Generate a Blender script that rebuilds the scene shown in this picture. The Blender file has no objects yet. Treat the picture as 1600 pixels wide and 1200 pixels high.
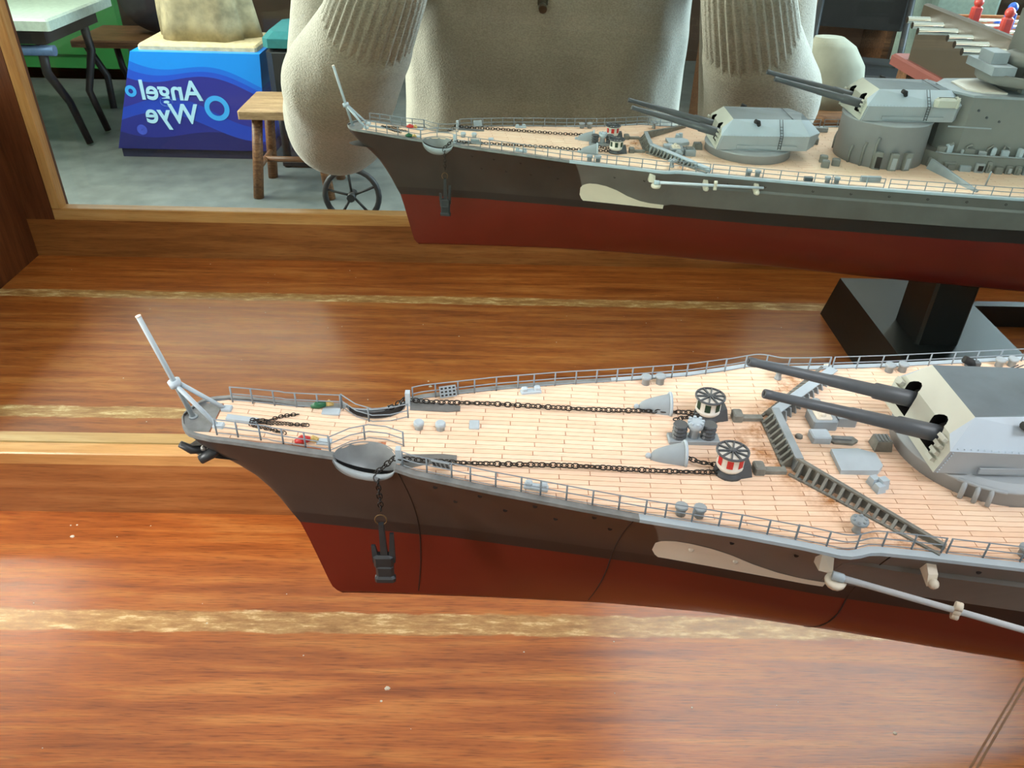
import bpy, bmesh, math, random
from mathutils import Vector, Matrix
random.seed(7)
PI = math.pi
scn = bpy.context.scene
COL = scn.collection

# ------------------------------------------------------------------ camera
S = 0.34
PITCH, ROLL, YAW = map(math.radians, (34.18433, 1.60323, -1.11751))
def cam_axes():
    cp, sp = math.cos(PITCH), math.sin(PITCH)
    fwd, up, rt = Vector((0, cp, -sp)), Vector((0, sp, cp)), Vector((1, 0, 0))
    cr, sr = math.cos(ROLL), math.sin(ROLL)
    rt, up = cr * rt + sr * up, -sr * rt + cr * up
    Z = Matrix.Rotation(YAW, 3, 'Z')
    return Z @ rt, Z @ up, Z @ fwd
RT, UP, FW = cam_axes()
CAM = Vector((0, -1.07718 * S, S))
cd = bpy.data.cameras.new('camera'); cam = bpy.data.objects.new('camera', cd); COL.objects.link(cam)
cd.sensor_width = 36.0; cd.lens = 1250.489 / 1600 * 36; cd.clip_start = 0.003; cd.clip_end = 60
mw = Matrix((RT, UP, -FW)).transposed().to_4x4(); mw.translation = CAM
cam.matrix_world = mw
scn.camera = cam

# ------------------------------------------------------------------ world, light, exposure
w = bpy.data.worlds.new('world'); scn.world = w; w.use_nodes = True
w.node_tree.nodes['Background'].inputs[0].default_value = (0.75, 0.85, 1.0, 1)
w.node_tree.nodes['Background'].inputs[1].default_value = 0.35
scn.view_settings.view_transform = 'Standard'; scn.view_settings.look = 'None'
scn.view_settings.gamma = 1.0; scn.view_settings.use_curve_mapping = False
scn.view_settings.exposure = 0.36
scn.cycles.use_denoising = True
scn.cycles.max_bounces = 10; scn.cycles.glossy_bounces = 6; scn.cycles.transparent_max_bounces = 12
scn.cycles.caustics_reflective = True
scn.cycles.sample_clamp_indirect = 6.0
FLOOR_Z = -0.88
def area(name, loc, aim, sx, sy, power, col, spread=180):
    l = bpy.data.lights.new(name, 'AREA'); l.spread = math.radians(spread); l.shape = 'RECTANGLE'; l.size = sx; l.size_y = sy; l.energy = power; l.color = col
    o = bpy.data.objects.new(name, l); COL.objects.link(o); o.location = loc
    o.rotation_euler = (Vector(aim) - Vector(loc)).to_track_quat('-Z', 'Y').to_euler()
    return o
# daylight: a long high window in the wall behind the photographer, one in the wall to the right, and the glazed roof light over the aisle
area('window_daylight', (3.42, -2.3, 0.85), (0.2, -0.6, 0.0), 2.6, 1.3, 200, (0.68, 0.84, 1.0), 120)
area('side_window_daylight', (-3.42, -2.3, 0.85), (0.0, -0.4, 0.0), 2.6, 1.3, 205, (1.0, 0.95, 0.88), 120)
area('long_window_daylight', (-0.2, -5.28, 1.5), (0.2, -0.3, 0.2), 5.6, 1.1, 55, (0.90, 0.95, 1.0))
area('roof_light_daylight', (1.15, -1.35, 2.22), (1.15, -1.35, 0.0), 1.4, 1.2, 50, (0.92, 0.96, 1.0))

# ------------------------------------------------------------------ materials
def lin(c):
    return tuple(((v / 255) / 12.92 if v / 255 <= 0.04045 else ((v / 255 + 0.055) / 1.055) ** 2.4) for v in c) + (1.0,)
class NT:
    def __init__(s, name):
        s.m = bpy.data.materials.new(name); s.m.use_nodes = True; s.t = s.m.node_tree; s.n = s.t.nodes; s.l = s.t.links
        s.b = s.n['Principled BSDF']
    def new(s, t, **kw):
        n = s.n.new(t)
        for k, v in kw.items(): setattr(n, k, v)
        return n
    def link(s, a, b): s.l.new(a, b)
    def coord(s, scale=(1, 1, 1), kind='Object'):
        tc = s.new('ShaderNodeTexCoord'); mp = s.new('ShaderNodeMapping'); mp.inputs['Scale'].default_value = scale
        s.link(tc.outputs[kind], mp.inputs[0]); return mp.outputs[0]
    def noise(s, vec, scale, detail=4, rough=0.55, dist=0):
        n = s.new('ShaderNodeTexNoise'); n.inputs['Scale'].default_value = scale; n.inputs['Detail'].default_value = detail
        n.inputs['Roughness'].default_value = rough; n.inputs['Distortion'].default_value = dist
        s.link(vec, n.inputs['Vector']); return n.outputs['Fac']
    def ramp(s, fac, stops):
        r = s.new('ShaderNodeValToRGB'); e = r.color_ramp.elements
        while len(e) > len(stops): e.remove(e[-1])
        while len(e) < len(stops): e.new(1)
        for x, (p, c) in zip(e, stops): x.position = p; x.color = c if len(c) == 4 else lin(c)
        s.link(fac, r.inputs[0]); return r.outputs[0]
    def mix(s, fac, a, b, mode='MIX'):
        m = s.new('ShaderNodeMix', data_type='RGBA', blend_type=mode)
        for sock, v in ((m.inputs[0], fac), (m.inputs[6], a), (m.inputs[7], b)):
            if hasattr(v, 'is_linked'): s.link(v, sock)
            else: sock.default_value = v
        return m.outputs[2]
    def math(s, op, a, b=0.0, clamp=False):
        m = s.new('ShaderNodeMath', operation=op); m.use_clamp = clamp
        for i, v in enumerate((a, b)):
            if hasattr(v, 'is_linked'): s.link(v, m.inputs[i])
            else: m.inputs[i].default_value = v
        return m.outputs[0]
    def bump(s, h, strength, dist=0.001):
        b = s.new('ShaderNodeBump'); b.inputs['Strength'].default_value = strength; b.inputs['Distance'].default_value = dist
        s.link(h, b.inputs['Height']); s.link(b.outputs[0], s.b.inputs['Normal'])
    def set(s, **kw):
        for k, v in kw.items():
            i = s.b.inputs[k.replace('_', ' ')]
            if hasattr(v, 'is_linked'): s.link(v, i)
            else: i.default_value = v
        return s
MATS = {}
def pm(name, col, rough=0.5, metal=0.0, var=0.12, ns=60, bump=0.0, bs=400, coat=0.0, spec=0.5):
    """plain painted or solid material with gentle mottling"""
    if name in MATS: return MATS[name]
    t = NT(name); v = t.coord()
    f = t.noise(v, ns); c = lin(col)
    lo = tuple(x * (1 - var) for x in c[:3]) + (1,); hi = tuple(min(1, x * (1 + var)) for x in c[:3]) + (1,)
    t.set(Base_Color=t.ramp(f, [(0.3, lo), (0.7, hi)]), Roughness=rough, Metallic=metal, Specular_IOR_Level=spec)
    if coat: t.set(Coat_Weight=coat, Coat_Roughness=0.1)
    if bump: t.bump(t.noise(v, bs), bump, 0.0005)
    MATS[name] = t.m; return t.m

def wood(name, dark, mid, light, scale=1.0, rough=0.3, coat=0.5, axis=0, worn=(), grain=1.0, cr=0.16):
    if name in MATS: return MATS[name]
    t = NT(name)
    st = [70 * scale] * 3; st[axis] = 5.0 * scale
    v = t.coord(tuple(st)); v0 = t.coord()
    st2 = [800 * scale] * 3; st2[axis] = 45 * scale
    v2 = t.coord(tuple(st2))
    n1 = t.noise(v, 1.6, 5, 0.6, 0.4); n2 = t.noise(v2, 1.5, 3, 0.6, 0.1); n3 = t.noise(v0, 3.2, 3)
    base = t.ramp(n1, [(0.28, dark), (0.5, mid), (0.72, light)])
    fine = t.ramp(n2, [(0.28, (0.30, 0.24, 0.20, 1)), (0.46, (0.9, 0.88, 0.86, 1)), (0.6, (1.06, 1.04, 1.0, 1))])
    c = t.mix(0.75 * grain, base, fine, 'MULTIPLY')
    tone = t.ramp(n3, [(0.3, (0.72, 0.66, 0.62, 1)), (0.7, (1.1, 1.05, 1.0, 1))])
    c = t.mix(0.8, c, tone, 'MULTIPLY')

    if worn:
        sep = t.new('ShaderNodeSeparateXYZ'); tc = t.new('ShaderNodeTexCoord'); t.link(tc.outputs['Object'], sep.inputs[0])
        edge = t.noise(t.coord((60, 200, 60)), 1.0, 4, 0.6)
        patch = t.noise(t.coord((34, 150, 34)), 1.3, 5, 0.75, 0.1)
        for (yc, hw, stren) in worn:
            d = t.math('ABSOLUTE', t.math('SUBTRACT', sep.outputs['Y'], yc))
            d = t.math('ADD', d, t.math('MULTIPLY', t.math('SUBTRACT', edge, 0.5), 0.006))
            m = t.math('SUBTRACT', 1.0, t.math('DIVIDE', t.math('SUBTRACT', d, hw - 0.0007), 0.0014), True)
            pc = t.ramp(patch, [(0.30, (140, 98, 56)), (0.46, (184, 138, 86)), (0.55, (208, 166, 110)), (0.62, (246, 216, 164))])
            c = t.mix(t.math('MULTIPLY', m, stren), c, pc)
    t.set(Base_Color=c, Roughness=rough, Coat_Weight=coat, Coat_Roughness=cr, Specular_IOR_Level=0.3)
    t.bump(n2, 0.15, 0.0004)
    MATS[name] = t.m; return t.m

# ------------------------------------------------------------------ mesh builder
class MB:
    def __init__(s, k=1.0, off=(0, 0, 0)): s.v = []; s.f = []; s.mi = []; s.sm = []; s.k = k; s.off = off; s.cur = 0; s.smooth = False
    def add(s, vs, fs, smooth=None):
        o = len(s.v); s.v += [tuple((c - f) * s.k for c, f in zip(p, s.off)) for p in vs]
        s.f += [tuple(i + o for i in f) for f in fs]; s.mi += [s.cur] * len(fs)
        s.sm += [s.smooth if smooth is None else smooth] * len(fs); return s
    def hexa(s, b, t):
        """8 corners: bottom loop b (4, ccw seen from above) and top loop t"""
        return s.add(list(b) + list(t), [(3, 2, 1, 0), (4, 5, 6, 7), (0, 1, 5, 4), (1, 2, 6, 5), (2, 3, 7, 6), (3, 0, 4, 7)])
    def box(s, c, d, rz=0.0, rx=0.0, ry=0.0, taper=1.0):
        R = Matrix.Rotation(rz, 3, 'Z') @ Matrix.Rotation(ry, 3, 'Y') @ Matrix.Rotation(rx, 3, 'X'); C = Vector(c)
        x, y, z = d[0] / 2, d[1] / 2, d[2] / 2
        P = [Vector(p) for p in ((-x, -y, -z), (x, -y, -z), (x, y, -z), (-x, y, -z))]
        T = [Vector((p.x * taper, p.y * taper, z)) for p in P]
        return s.hexa([C + R @ p for p in P], [C + R @ p for p in T])
    def bevbox(s, c, d, b, rz=0.0):
        """box with its top and vertical edges chamfered by b"""
        x, y, z = d[0] / 2, d[1] / 2, d[2] / 2; R = Matrix.Rotation(rz, 3, 'Z'); C = Vector(c)
        def loop(e, zz): return [(-x + e, -y + e + b, zz), (-x + e + b, -y + e, zz), (x - e - b, -y + e, zz), (x - e, -y + e + b, zz), (x - e, y - e - b, zz), (x - e - b, y - e, zz), (-x + e + b, y - e, zz), (-x + e, y - e - b, zz)]
        L = [loop(0, -z), loop(0, z - b), loop(b, z)]
        vs = [C + R @ Vector(p) for l in L for p in l]; fs = [tuple(reversed(range(8))), tuple(range(16, 24))]
        for k in range(2):
            for i in range(8): j = (i + 1) % 8; fs.append((k * 8 + i, k * 8 + j, k * 8 + 8 + j, k * 8 + 8 + i))
        return s.add(vs, fs)
    def loft(s, loops, cap0=True, cap1=True, closed=True, smooth=None):
        n = len(loops[0]); vs = [p for l in loops for p in l]; fs = []
        for k in range(len(loops) - 1):
            for i in range(n if closed else n - 1):
                j = (i + 1) % n; fs.append((k * n + i, k * n + j, (k + 1) * n + j, (k + 1) * n + i))
        o = len(s.f); s.add(vs, fs, smooth)
        base = len(s.v) - len(vs)
        if cap0: s.f.append(tuple(base + i for i in reversed(range(n)))); s.mi.append(s.cur); s.sm.append(False)
        if cap1: s.f.append(tuple(base + (len(loops) - 1) * n + i for i in range(n))); s.mi.append(s.cur); s.sm.append(False)
        return s
    def lathe(s, prof, c=(0, 0, 0), axis=(0, 0, 1), n=16, cap0=True, cap1=True, smooth=True):
        """prof: list of (distance along axis, radius)"""
        a = Vector(axis).normalized(); u = a.orthogonal().normalized() if abs(a.z) < 0.999 else Vector((1, 0, 0)); v = a.cross(u); C = Vector(c)
        return s.loft([[C + a * h + (u * math.cos(2 * PI * i / n) + v * math.sin(2 * PI * i / n)) * r for i in range(n)] for h, r in prof], cap0, cap1, True, smooth)
    def rod(s, p, q, r, r2=None, n=8, smooth=True):
        p, q = Vector(p), Vector(q); L = (q - p).length
        if L < 1e-9: return s
        return s.lathe([(0, r), (L, r if r2 is None else r2)], p, q - p, n, smooth=smooth)
    def tube(s, pts, r, n=6, closed=False, smooth=True):
        P = [Vector(p) for p in pts]; loops = []; m = len(P); u = None
        for i, p in enumerate(P):
            if closed: d = P[(i + 1) % m] - P[i - 1]
            else: d = P[min(i + 1, m - 1)] - P[max(i - 1, 0)]
            d.normalize()
            if u is None: u = d.orthogonal().normalized() if abs(d.z) > 0.9 else Vector((0, 0, 1)).cross(d).normalized()
            u = (u - d * u.dot(d)).normalized(); vv = d.cross(u)
            rr = r[i] if isinstance(r, (list, tuple)) else r
            loops.append([p + (u * math.cos(2 * PI * k / n) + vv * math.sin(2 * PI * k / n)) * rr for k in range(n)])
        if closed: loops.append(loops[0])
        return s.loft(loops, not closed, not closed, True, smooth)
    def ball(s, c, r, n=10, m=6, sc=(1, 1, 1)):
        C = Vector(c); loops = []
        for j in range(m + 1):
            th = PI * (0.02 + 0.96 * j / m); loops.append([C + Vector((sc[0] * r * math.sin(th) * math.cos(2 * PI * i / n), sc[1] * r * math.sin(th) * math.sin(2 * PI * i / n), -sc[2] * r * math.cos(th))) for i in range(n)])
        return s.loft(loops, True, True, True, True)
    def prism(s, outline, z0, z1):
        return s.loft([[(p[0], p[1], z0) for p in outline], [(p[0], p[1], z1) for p in outline]])
    def mesh(s, name, mats):
        me = bpy.data.meshes.new(name); me.from_pydata(s.v, [], s.f)
        for m in (mats if isinstance(mats, (list, tuple)) else [mats]): me.materials.append(m)
        me.polygons.foreach_set('material_index', s.mi); me.polygons.foreach_set('use_smooth', s.sm)
        bm = bmesh.new(); bm.from_mesh(me); bmesh.ops.recalc_face_normals(bm, faces=bm.faces); bm.to_mesh(me); bm.free()
        me.update(); return me
    def build(s, name, mats, parent=None, loc=None):
        o = bpy.data.objects.new(name, s.mesh(name, mats)); COL.objects.link(o)
        if parent: o.parent = parent
        if loc: o.location = loc
        return o
def tag(o, label=None, cat=None, group=None, kind=None):
    for k, v in (('label', label), ('category', cat), ('group', group), ('kind', kind)):
        if v: o[k] = v
    return o
def empty(name, loc=(0, 0, 0), rz=0.0, label=None, cat=None, group=None):
    o = bpy.data.objects.new(name, None); COL.objects.link(o); o.location = loc; o.rotation_euler = (0, 0, rz); o.empty_display_size = 0.05
    return tag(o, label, cat, group)
def share(o, name, parent, loc=(0, 0, 0), rz=0.0):
    c = bpy.data.objects.new(name, o.data); COL.objects.link(c); c.parent = parent; c.location = loc; c.rotation_euler = (0, 0, rz); return c
def lerp(x, xs, ys):
    if x <= xs[0]: return ys[0]
    for i in range(1, len(xs)):
        if x <= xs[i]:
            a = (x - xs[i - 1]) / (xs[i] - xs[i - 1]); return ys[i - 1] + a * (ys[i] - ys[i - 1])
    return ys[-1]
def smooth_curve(xs, ys, n_pass=2, step=2.0, x1=None):
    """resample a table finely and round its corners off"""
    x0, xe = xs[0], xs[-1]; n = int((xe - x0) / step); X = [x0 + i * (xe - x0) / n for i in range(n + 1)]; Y = [lerp(x, xs, ys) for x in X]
    for _ in range(n_pass): Y = [Y[0]] + [(Y[i - 1] + 2 * Y[i] + Y[i + 1]) / 4 for i in range(1, n)] + [Y[n]]
    return X, Y

# ------------------------------------------------------------------ the room
def struct(o, label=None): return tag(o, label, None, None, 'structure')
M_conc = NT('concrete_floor')
_v = M_conc.coord(); _n1 = M_conc.noise(_v, 1.6, 5, 0.65); _n2 = M_conc.noise(_v, 14, 4)
M_conc.set(Base_Color=M_conc.mix(0.35, M_conc.ramp(_n1, [(0.3, (66, 72, 71)), (0.7, (96, 102, 101))]), M_conc.ramp(_n2, [(0.3, (60, 66, 65)), (0.7, (112, 116, 113))])), Roughness=0.55)
M_conc = M_conc.m
M_plaster = pm('wall_plaster', (150, 142, 130), 0.9, var=0.06, ns=3)
M_dwall = pm('dark_panelling', (70, 52, 40), 0.7, var=0.15, ns=4)
M_ceil = pm('ceiling_white', (205, 205, 200), 0.9, var=0.03, ns=3)
X0, X1, Y0, Y1, ZC = -3.6, 3.6, -5.4, 0.5, 2.3
b = MB(); b.box(((X0 + X1) / 2, (Y0 + Y1) / 2, FLOOR_Z - 0.06), (X1 - X0 + 0.4, Y1 - Y0 + 0.4, 0.12)); struct(b.build('floor', M_conc), 'grey concrete floor of the room')
b = MB()
for (a0, a1, c0, c1) in ((X0 - 0.2, X1 + 0.2, FLOOR_Z, 0.95), (X0 - 0.2, X1 + 0.2, 2.05, ZC), (X0 - 0.2, -3.0, 0.95, 2.05), (2.6, X1 + 0.2, 0.95, 2.05)): b.box(((a0 + a1) / 2, Y0 - 0.1, (c0 + c1) / 2), (a1 - a0, 0.2, c1 - c0))
struct(b.build('wall_back', M_dwall), 'dark brown wall at the end of the room')
b = MB(); b.box((0, Y1 + 0.1, (FLOOR_Z + ZC) / 2), (X1 - X0 + 0.4, 0.2, ZC - FLOOR_Z)); struct(b.build('wall_front', M_plaster))
wy0, wy1, wz0, wz1 = -3.65, -0.95, 0.2, 1.5
b = MB()
for (a0, a1, c0, c1) in ((Y0, wy0, FLOOR_Z, ZC), (wy1, Y1, FLOOR_Z, ZC), (wy0, wy1, FLOOR_Z, wz0), (wy0, wy1, wz1, ZC)):
    b.box((X0 - 0.1, (a0 + a1) / 2, (c0 + c1) / 2), (0.2, a1 - a0, c1 - c0))
struct(b.build('wall_left', M_plaster))
b = MB()
for (a0, a1, c0, c1) in ((Y0, wy0, FLOOR_Z, ZC), (wy1, Y1, FLOOR_Z, ZC), (wy0, wy1, FLOOR_Z, wz0), (wy0, wy1, wz1, ZC)):
    b.box((X1 + 0.1, (a0 + a1) / 2, (c0 + c1) / 2), (0.2, a1 - a0, c1 - c0))
struct(b.build('wall_right', M_plaster))
M_sash = pm('white_joinery', (225, 225, 220), 0.5)
ym = (wy0 + wy1) / 2
b = MB()
for (yy, zz, dy, dz) in ((wy0 + 0.03, 0.85, 0.06, 1.3), (wy1 - 0.03, 0.85, 0.06, 1.3), (ym, 0.85, 0.05, 1.3), (ym, wz0 + 0.03, 2.7, 0.06), (ym, wz1 - 0.03, 2.7, 0.06)):
    b.box((X0 - 0.12, yy, zz), (0.08, dy, dz))
struct(b.build('window_3', M_sash), 'high white framed window in the wall by the green door')
b = MB()
for (yy, zz, dy, dz) in ((wy0 + 0.03, 0.85, 0.06, 1.3), (wy1 - 0.03, 0.85, 0.06, 1.3), (ym, 0.85, 0.05, 1.3), (ym, wz0 + 0.03, 2.7, 0.06), (ym, wz1 - 0.03, 2.7, 0.06)):
    b.box((X1 + 0.12, yy, zz), (0.08, dy, dz))
struct(b.build('window_1', M_sash), 'high white framed window letting daylight in')
b = MB()
for (xx, zz, dx, dz) in ((-0.2, 0.98, 5.6, 0.06), (-0.2, 2.02, 5.6, 0.06)) + tuple((-3.0 + 1.4 * k, 1.5, 0.06, 1.1) for k in range(5)): b.box((xx, Y0 - 0.12, zz), (dx, 0.08, dz))
struct(b.build('window_2', M_sash), 'long high white framed window in the far wall')
rx0, rx1, ry0, ry1 = 0.45, 1.85, -1.95, -0.75
b = MB()
for (a0, a1, c0, c1) in ((X0, X1, Y0, ry0), (X0, X1, ry1, Y1), (X0, rx0, ry0, ry1), (rx1, X1, ry0, ry1)):
    b.box(((a0 + a1) / 2, (c0 + c1) / 2, ZC + 0.05), (a1 - a0, c1 - c0, 0.1))
struct(b.build('ceiling', M_ceil))
# warm tube lamps hanging under the ceiling
M_tube = NT('lamp_tube'); M_tube.set(Emission_Color=(1.0, 0.86, 0.66, 1), Emission_Strength=34.0, Base_Color=(1, 1, 1, 1)); M_tube = M_tube.m
M_lampbody = pm('lamp_housing', (220, 220, 215), 0.5)
for i, (x, y, lab) in enumerate(((1.2, -3.4, 'white strip lamp with warm tube on the ceiling over the red table'), (-1.6, -3.9, 'white strip lamp with warm tube on the ceiling over the blue plinth'))):
    e = empty('ceiling_lamp', (x, y, ZC), 0, lab, 'lamp', 'strip lamps on the ceiling')
    q = MB(); q.box((0, 0, -0.03), (1.3, 0.12, 0.06)); q.build('housing', M_lampbody, e)
    q = MB(); q.rod((-0.6, 0, -0.09), (0.6, 0, -0.09), 0.03, n=10); q.build('tube', M_tube, e)

M_panel = NT('lamp_panel'); M_panel.set(Emission_Color=(1.0, 0.93, 0.82, 1), Emission_Strength=110.0, Base_Color=(1, 1, 1, 1)); M_panel = M_panel.m
e = empty('panel_lamp', (-2.12, -1.84, ZC), 0, 'square bright panel lamp on the ceiling by the window', 'lamp')
q = MB(); q.box((0, 0, -0.02), (0.80, 0.36, 0.04)); q.build('housing', M_lampbody, e)
q = MB(); q.box((0, 0, -0.043), (0.74, 0.30, 0.006)); q.build('diffuser', M_panel, e)

# ------------------------------------------------------------------ display case on its table
M_board = wood('mahogany_board', (142, 72, 29), (187, 106, 48), (216, 143, 76), 1.0, 0.36, 0.40, 0, worn=((-0.0905, 0.0066, 0.85), (-0.2650, 0.0068, 0.85)), cr=0.17)
M_rail = wood('rail_wood', (136, 84, 44), (168, 110, 62), (192, 136, 84), 1.0, 0.38, 0.25, 0, grain=0.6)
M_railv = wood('post_wood', (84, 48, 30), (112, 66, 42), (138, 86, 56), 1.0, 0.38, 0.25, 2, grain=0.6)
M_bead = wood('bead_wood', (184, 132, 78), (214, 166, 106), (232, 192, 136), 1.0, 0.42, 0.15, 0, grain=0.35)
M_beadv = wood('bead_wood_upright', (184, 132, 78), (214, 166, 106), (232, 192, 136), 1.0, 0.42, 0.15, 2, grain=0.35)
CX0, CX1, CT = -0.444, 1.36, 0.42
YF, YG = -0.3404, -0.3712
tb = empty('table', (0.45, -0.18, FLOOR_Z), 0, 'long plain wooden table carrying the display case', 'table')
q = MB(); q.box((0, 0, 0.84), (2.1, 0.62, 0.035)); q.build('table_top', M_railv, tb)
for sx in (-0.95, 0.95):
    for sy in (-0.25, 0.25): q = MB(); q.box((sx, sy, 0.4112), (0.07, 0.07, 0.8225)); q.build('leg', M_railv, tb)
case = empty('display_case', (0, 0, -0.0224), 0, 'wooden display case with mirror back and glazed front around the model ship', 'display case')
def cpart(q, name, mat, label=None): 
    o = q.build(name, mat, case, (0, 0, 0.0224)); 
    if label: o['label'] = label
    return o
q = MB(); q.box(((CX0 + CX1) / 2, (YG + 0.02) / 2 - 0.004, -0.011), (CX1 - CX0 + 0.04, 0.02 - YG + 0.012, 0.022)); board = cpart(q, 'base_board', M_board, 'varnished reddish wooden base board with worn pale strips')
q = MB(); q.box(((CX0 + CX1) / 2, 0.0018, 0.2), (CX1 - CX0, 0.0036, 0.32))
M_mir = NT('mirror_silver'); M_mir.set(Base_Color=(0.74, 0.845, 0.80, 1), Metallic=1.0, Roughness=0.004); M_mir = M_mir.m
mirror = cpart(q, 'mirror', M_mir, 'large mirror covering the back of the case')
q = MB(); q.box(((CX0 + CX1) / 2, -0.00525, 0.0185), (CX1 - CX0, 0.0105, 0.037)); rb = cpart(q, 'back_rail', M_rail, 'brown wooden rail under the mirror')
q = MB(); q.bevbox(((CX0 + CX1) / 2, -0.0051, 0.041), (CX1 - CX0, 0.0102, 0.008), 0.0007)
o = q.build('glazing_bead', M_bead, rb); o['label'] = 'pale wooden bead along the mirror edge'
q = MB(); q.box(((CX0 + CX1) / 2, (YF + YG) / 2, 0.0185), (CX1 - CX0, YF - YG, 0.037)); rf = cpart(q, 'front_rail', M_rail, 'brown wooden rail along the front of the case')
q = MB(); q.bevbox(((CX0 + CX1) / 2, YF - 0.006, 0.0425), (CX1 - CX0 - 0.052, 0.012, 0.011), 0.0008); q.build('glazing_bead', M_bead, rf)
for sx, nm in ((CX0, 1), (CX1, -1)):
    for (yy, dy) in (((YF + YG) / 2, YF - YG), (0.018, 0.028)):
        q = MB(); q.box((sx + nm * 0.013 - (0.013 * nm if yy > 0 else 0), yy, CT / 2 + (0.0185 if yy < 0 else 0)), (0.026, dy, CT - (0.037 if yy < 0 else 0))); p = cpart(q, 'corner_post', M_railv)
        if yy < 0: q = MB(); q.bevbox((sx + nm * 0.0305, YF - 0.006, CT / 2 + 0.024), (0.009, 0.012, CT - 0.048), 0.0008); q.build('glazing_bead', M_beadv, p)
    q = MB(); q.box((sx - nm * 0.011, (YG + 0.004) / 2, 0.075), (0.022, 0.004 - YG, 0.15)); cpart(q, 'end_panel', M_railv)
    q = MB(); q.box((sx - nm * 0.011, (YG + 0.004) / 2, CT + 0.014), (0.022, 0.004 - YG, 0.028)); cpart(q, 'end_top_rail', M_railv)
for yy, nm in (((YF + YG) / 2, 'front_top_rail'), (-0.0045, 'back_top_rail')):
    q = MB(); q.box(((CX0 + CX1) / 2, yy + (0.012 if nm[0] == 'b' else 0), CT + 0.014 - (0.046 if nm[0] == 'b' else 0)), (CX1 - CX0, 0.03, 0.028 + (0.07 if nm[0] == 'b' else 0))); cpart(q, nm, M_rail)
# clear front pane
gm = bpy.data.materials.new('pane_glass'); gm.use_nodes = True; nt = gm.node_tree; nt.nodes.remove(nt.nodes['Principled BSDF'])
mx = nt.nodes.new('ShaderNodeMixShader'); tr = nt.nodes.new('ShaderNodeBsdfTransparent'); gl = nt.nodes.new('ShaderNodeBsdfGlossy'); fz = nt.nodes.new('ShaderNodeFresnel')
tr.inputs[0].default_value = (0.955, 0.975, 0.96, 1); gl.inputs['Roughness'].default_value = 0.0; fz.inputs[0].default_value = 1.45
nt.links.new(fz.outputs[0], mx.inputs[0]); nt.links.new(tr.outputs[0], mx.inputs[1]); nt.links.new(gl.outputs[0], mx.inputs[2]); nt.links.new(mx.outputs[0], nt.nodes['Material Output'].inputs[0])
q = MB(); q.add([(CX0, YG - 0.0004, 0.0), (CX1, YG - 0.0004, 0.0), (CX1, YG - 0.0004, CT), (CX0, YG - 0.0004, CT)], [(0, 1, 2, 3)]); cpart(q, 'front_pane', gm, 'clear glass pane in the front of the case')
for sx, nm in ((CX0, 1), (CX1, -1)):
    xx = sx - nm * 0.011; q = MB(); q.add([(xx, YG, 0.148), (xx, 0.004, 0.148), (xx, 0.004, CT + 0.002), (xx, YG, CT + 0.002)], [(0, 1, 2, 3)]); cpart(q, 'end_pane', gm, 'clear glass pane in the end of the case')
# scratched double line, paint flecks and dust on the base board
q = MB()
for (dx, dy) in ((0, 0), (0.0026, -0.0004)):
    a, c = Vector((0.2640 + dx, -0.1194 + dy, 0.00015)), Vector((0.2120 + dx, -0.1690 + dy, 0.00015)); n = (c - a).cross(Vector((0, 0, 1))).normalized() * 0.0005
    q.hexa([a - n - Vector((0, 0, 0.0002)), c - n - Vector((0, 0, 0.0002)), c + n - Vector((0, 0, 0.0002)), a + n - Vector((0, 0, 0.0002))], [a - n, c - n, c + n, a + n])
o = q.build('scratch_line', pm('scratched_varnish', (150, 104, 66), 0.45), board); o['label'] = 'double scratched line in the varnish'
q = MB(); rnd = random.Random(3)
for (x, y, r) in [(-0.246, -0.031, 0.0012), (-0.251, -0.022, 0.0006), (-0.2475, -0.0215, 0.0006), (-0.0515, -0.129, 0.0013), (-0.0535, -0.136, 0.0006), (0.187, -0.150, 0.001)] + [(rnd.uniform(-0.42, 0.5), rnd.uniform(-0.33, -0.02), rnd.uniform(0.0002, 0.0005)) for _ in range(70)]:
    m = 6; an = rnd.uniform(0, 6); q.loft([[(x + r * k * math.cos(an + i * 2 * PI / m) * rnd.uniform(0.7, 1.3), y + r * k * math.sin(an + i * 2 * PI / m) * rnd.uniform(0.7, 1.2), z) for i in range(m)] for k, z in ((1, 0.0), (0.8, r * 0.4))])
o = q.build('paint_flecks', pm('white_flecks', (225, 215, 200), 0.7), board); o['kind'] = 'stuff'

# ------------------------------------------------------------------ model battleship (local millimetres: x aft from the bow, +y starboard, z above the base board)
KEEL0 = 102.0
ship = empty('model_battleship', (-0.10149, -0.159, KEEL0 / 1000), math.atan(0.008), 'large grey plastic model battleship with planked deck on a black stand', 'model ship')
def SB(): return MB(0.001, (0, 0, KEEL0))
def sp(q, name, mat, parent=None, label=None, kind=None):
    o = q.build(name, mat, parent or ship)
    if label: o['label'] = label
    if kind: o['kind'] = kind
    return o
LEN = 1255.0
_bx, _by = smooth_curve([0, 2, 5, 12, 30, 50, 70, 75, 100, 125, 143, 172, 188, 199.5, 203, 208, 220, 250, 300, 400, 450, 520, 600, 700, 850, 1000, 1100, 1200, 1240, 1255],
                        [0.3, 6.5, 9.7, 11.6, 12.2, 14, 18.8, 21.2, 27.8, 33.4, 37, 42.5, 46.7, 50.4, 50.0, 48.2, 49.3, 53, 60, 72.5, 77.5, 83, 88, 90, 88, 76, 60, 34, 16, 0.3], 2, 1.0)
_zx, _zy = smooth_curve([0, 13, 30, 50, 75, 100, 125, 143, 173, 200, 220, 250, 300, 400, 700, 1255], [184.0, 183.8, 181.6, 179.4, 178.7, 178, 177, 176, 175.2, 175.2, 174.5, 173.6, 172.6, 172, 173, 178], 8, 2.0)
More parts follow.
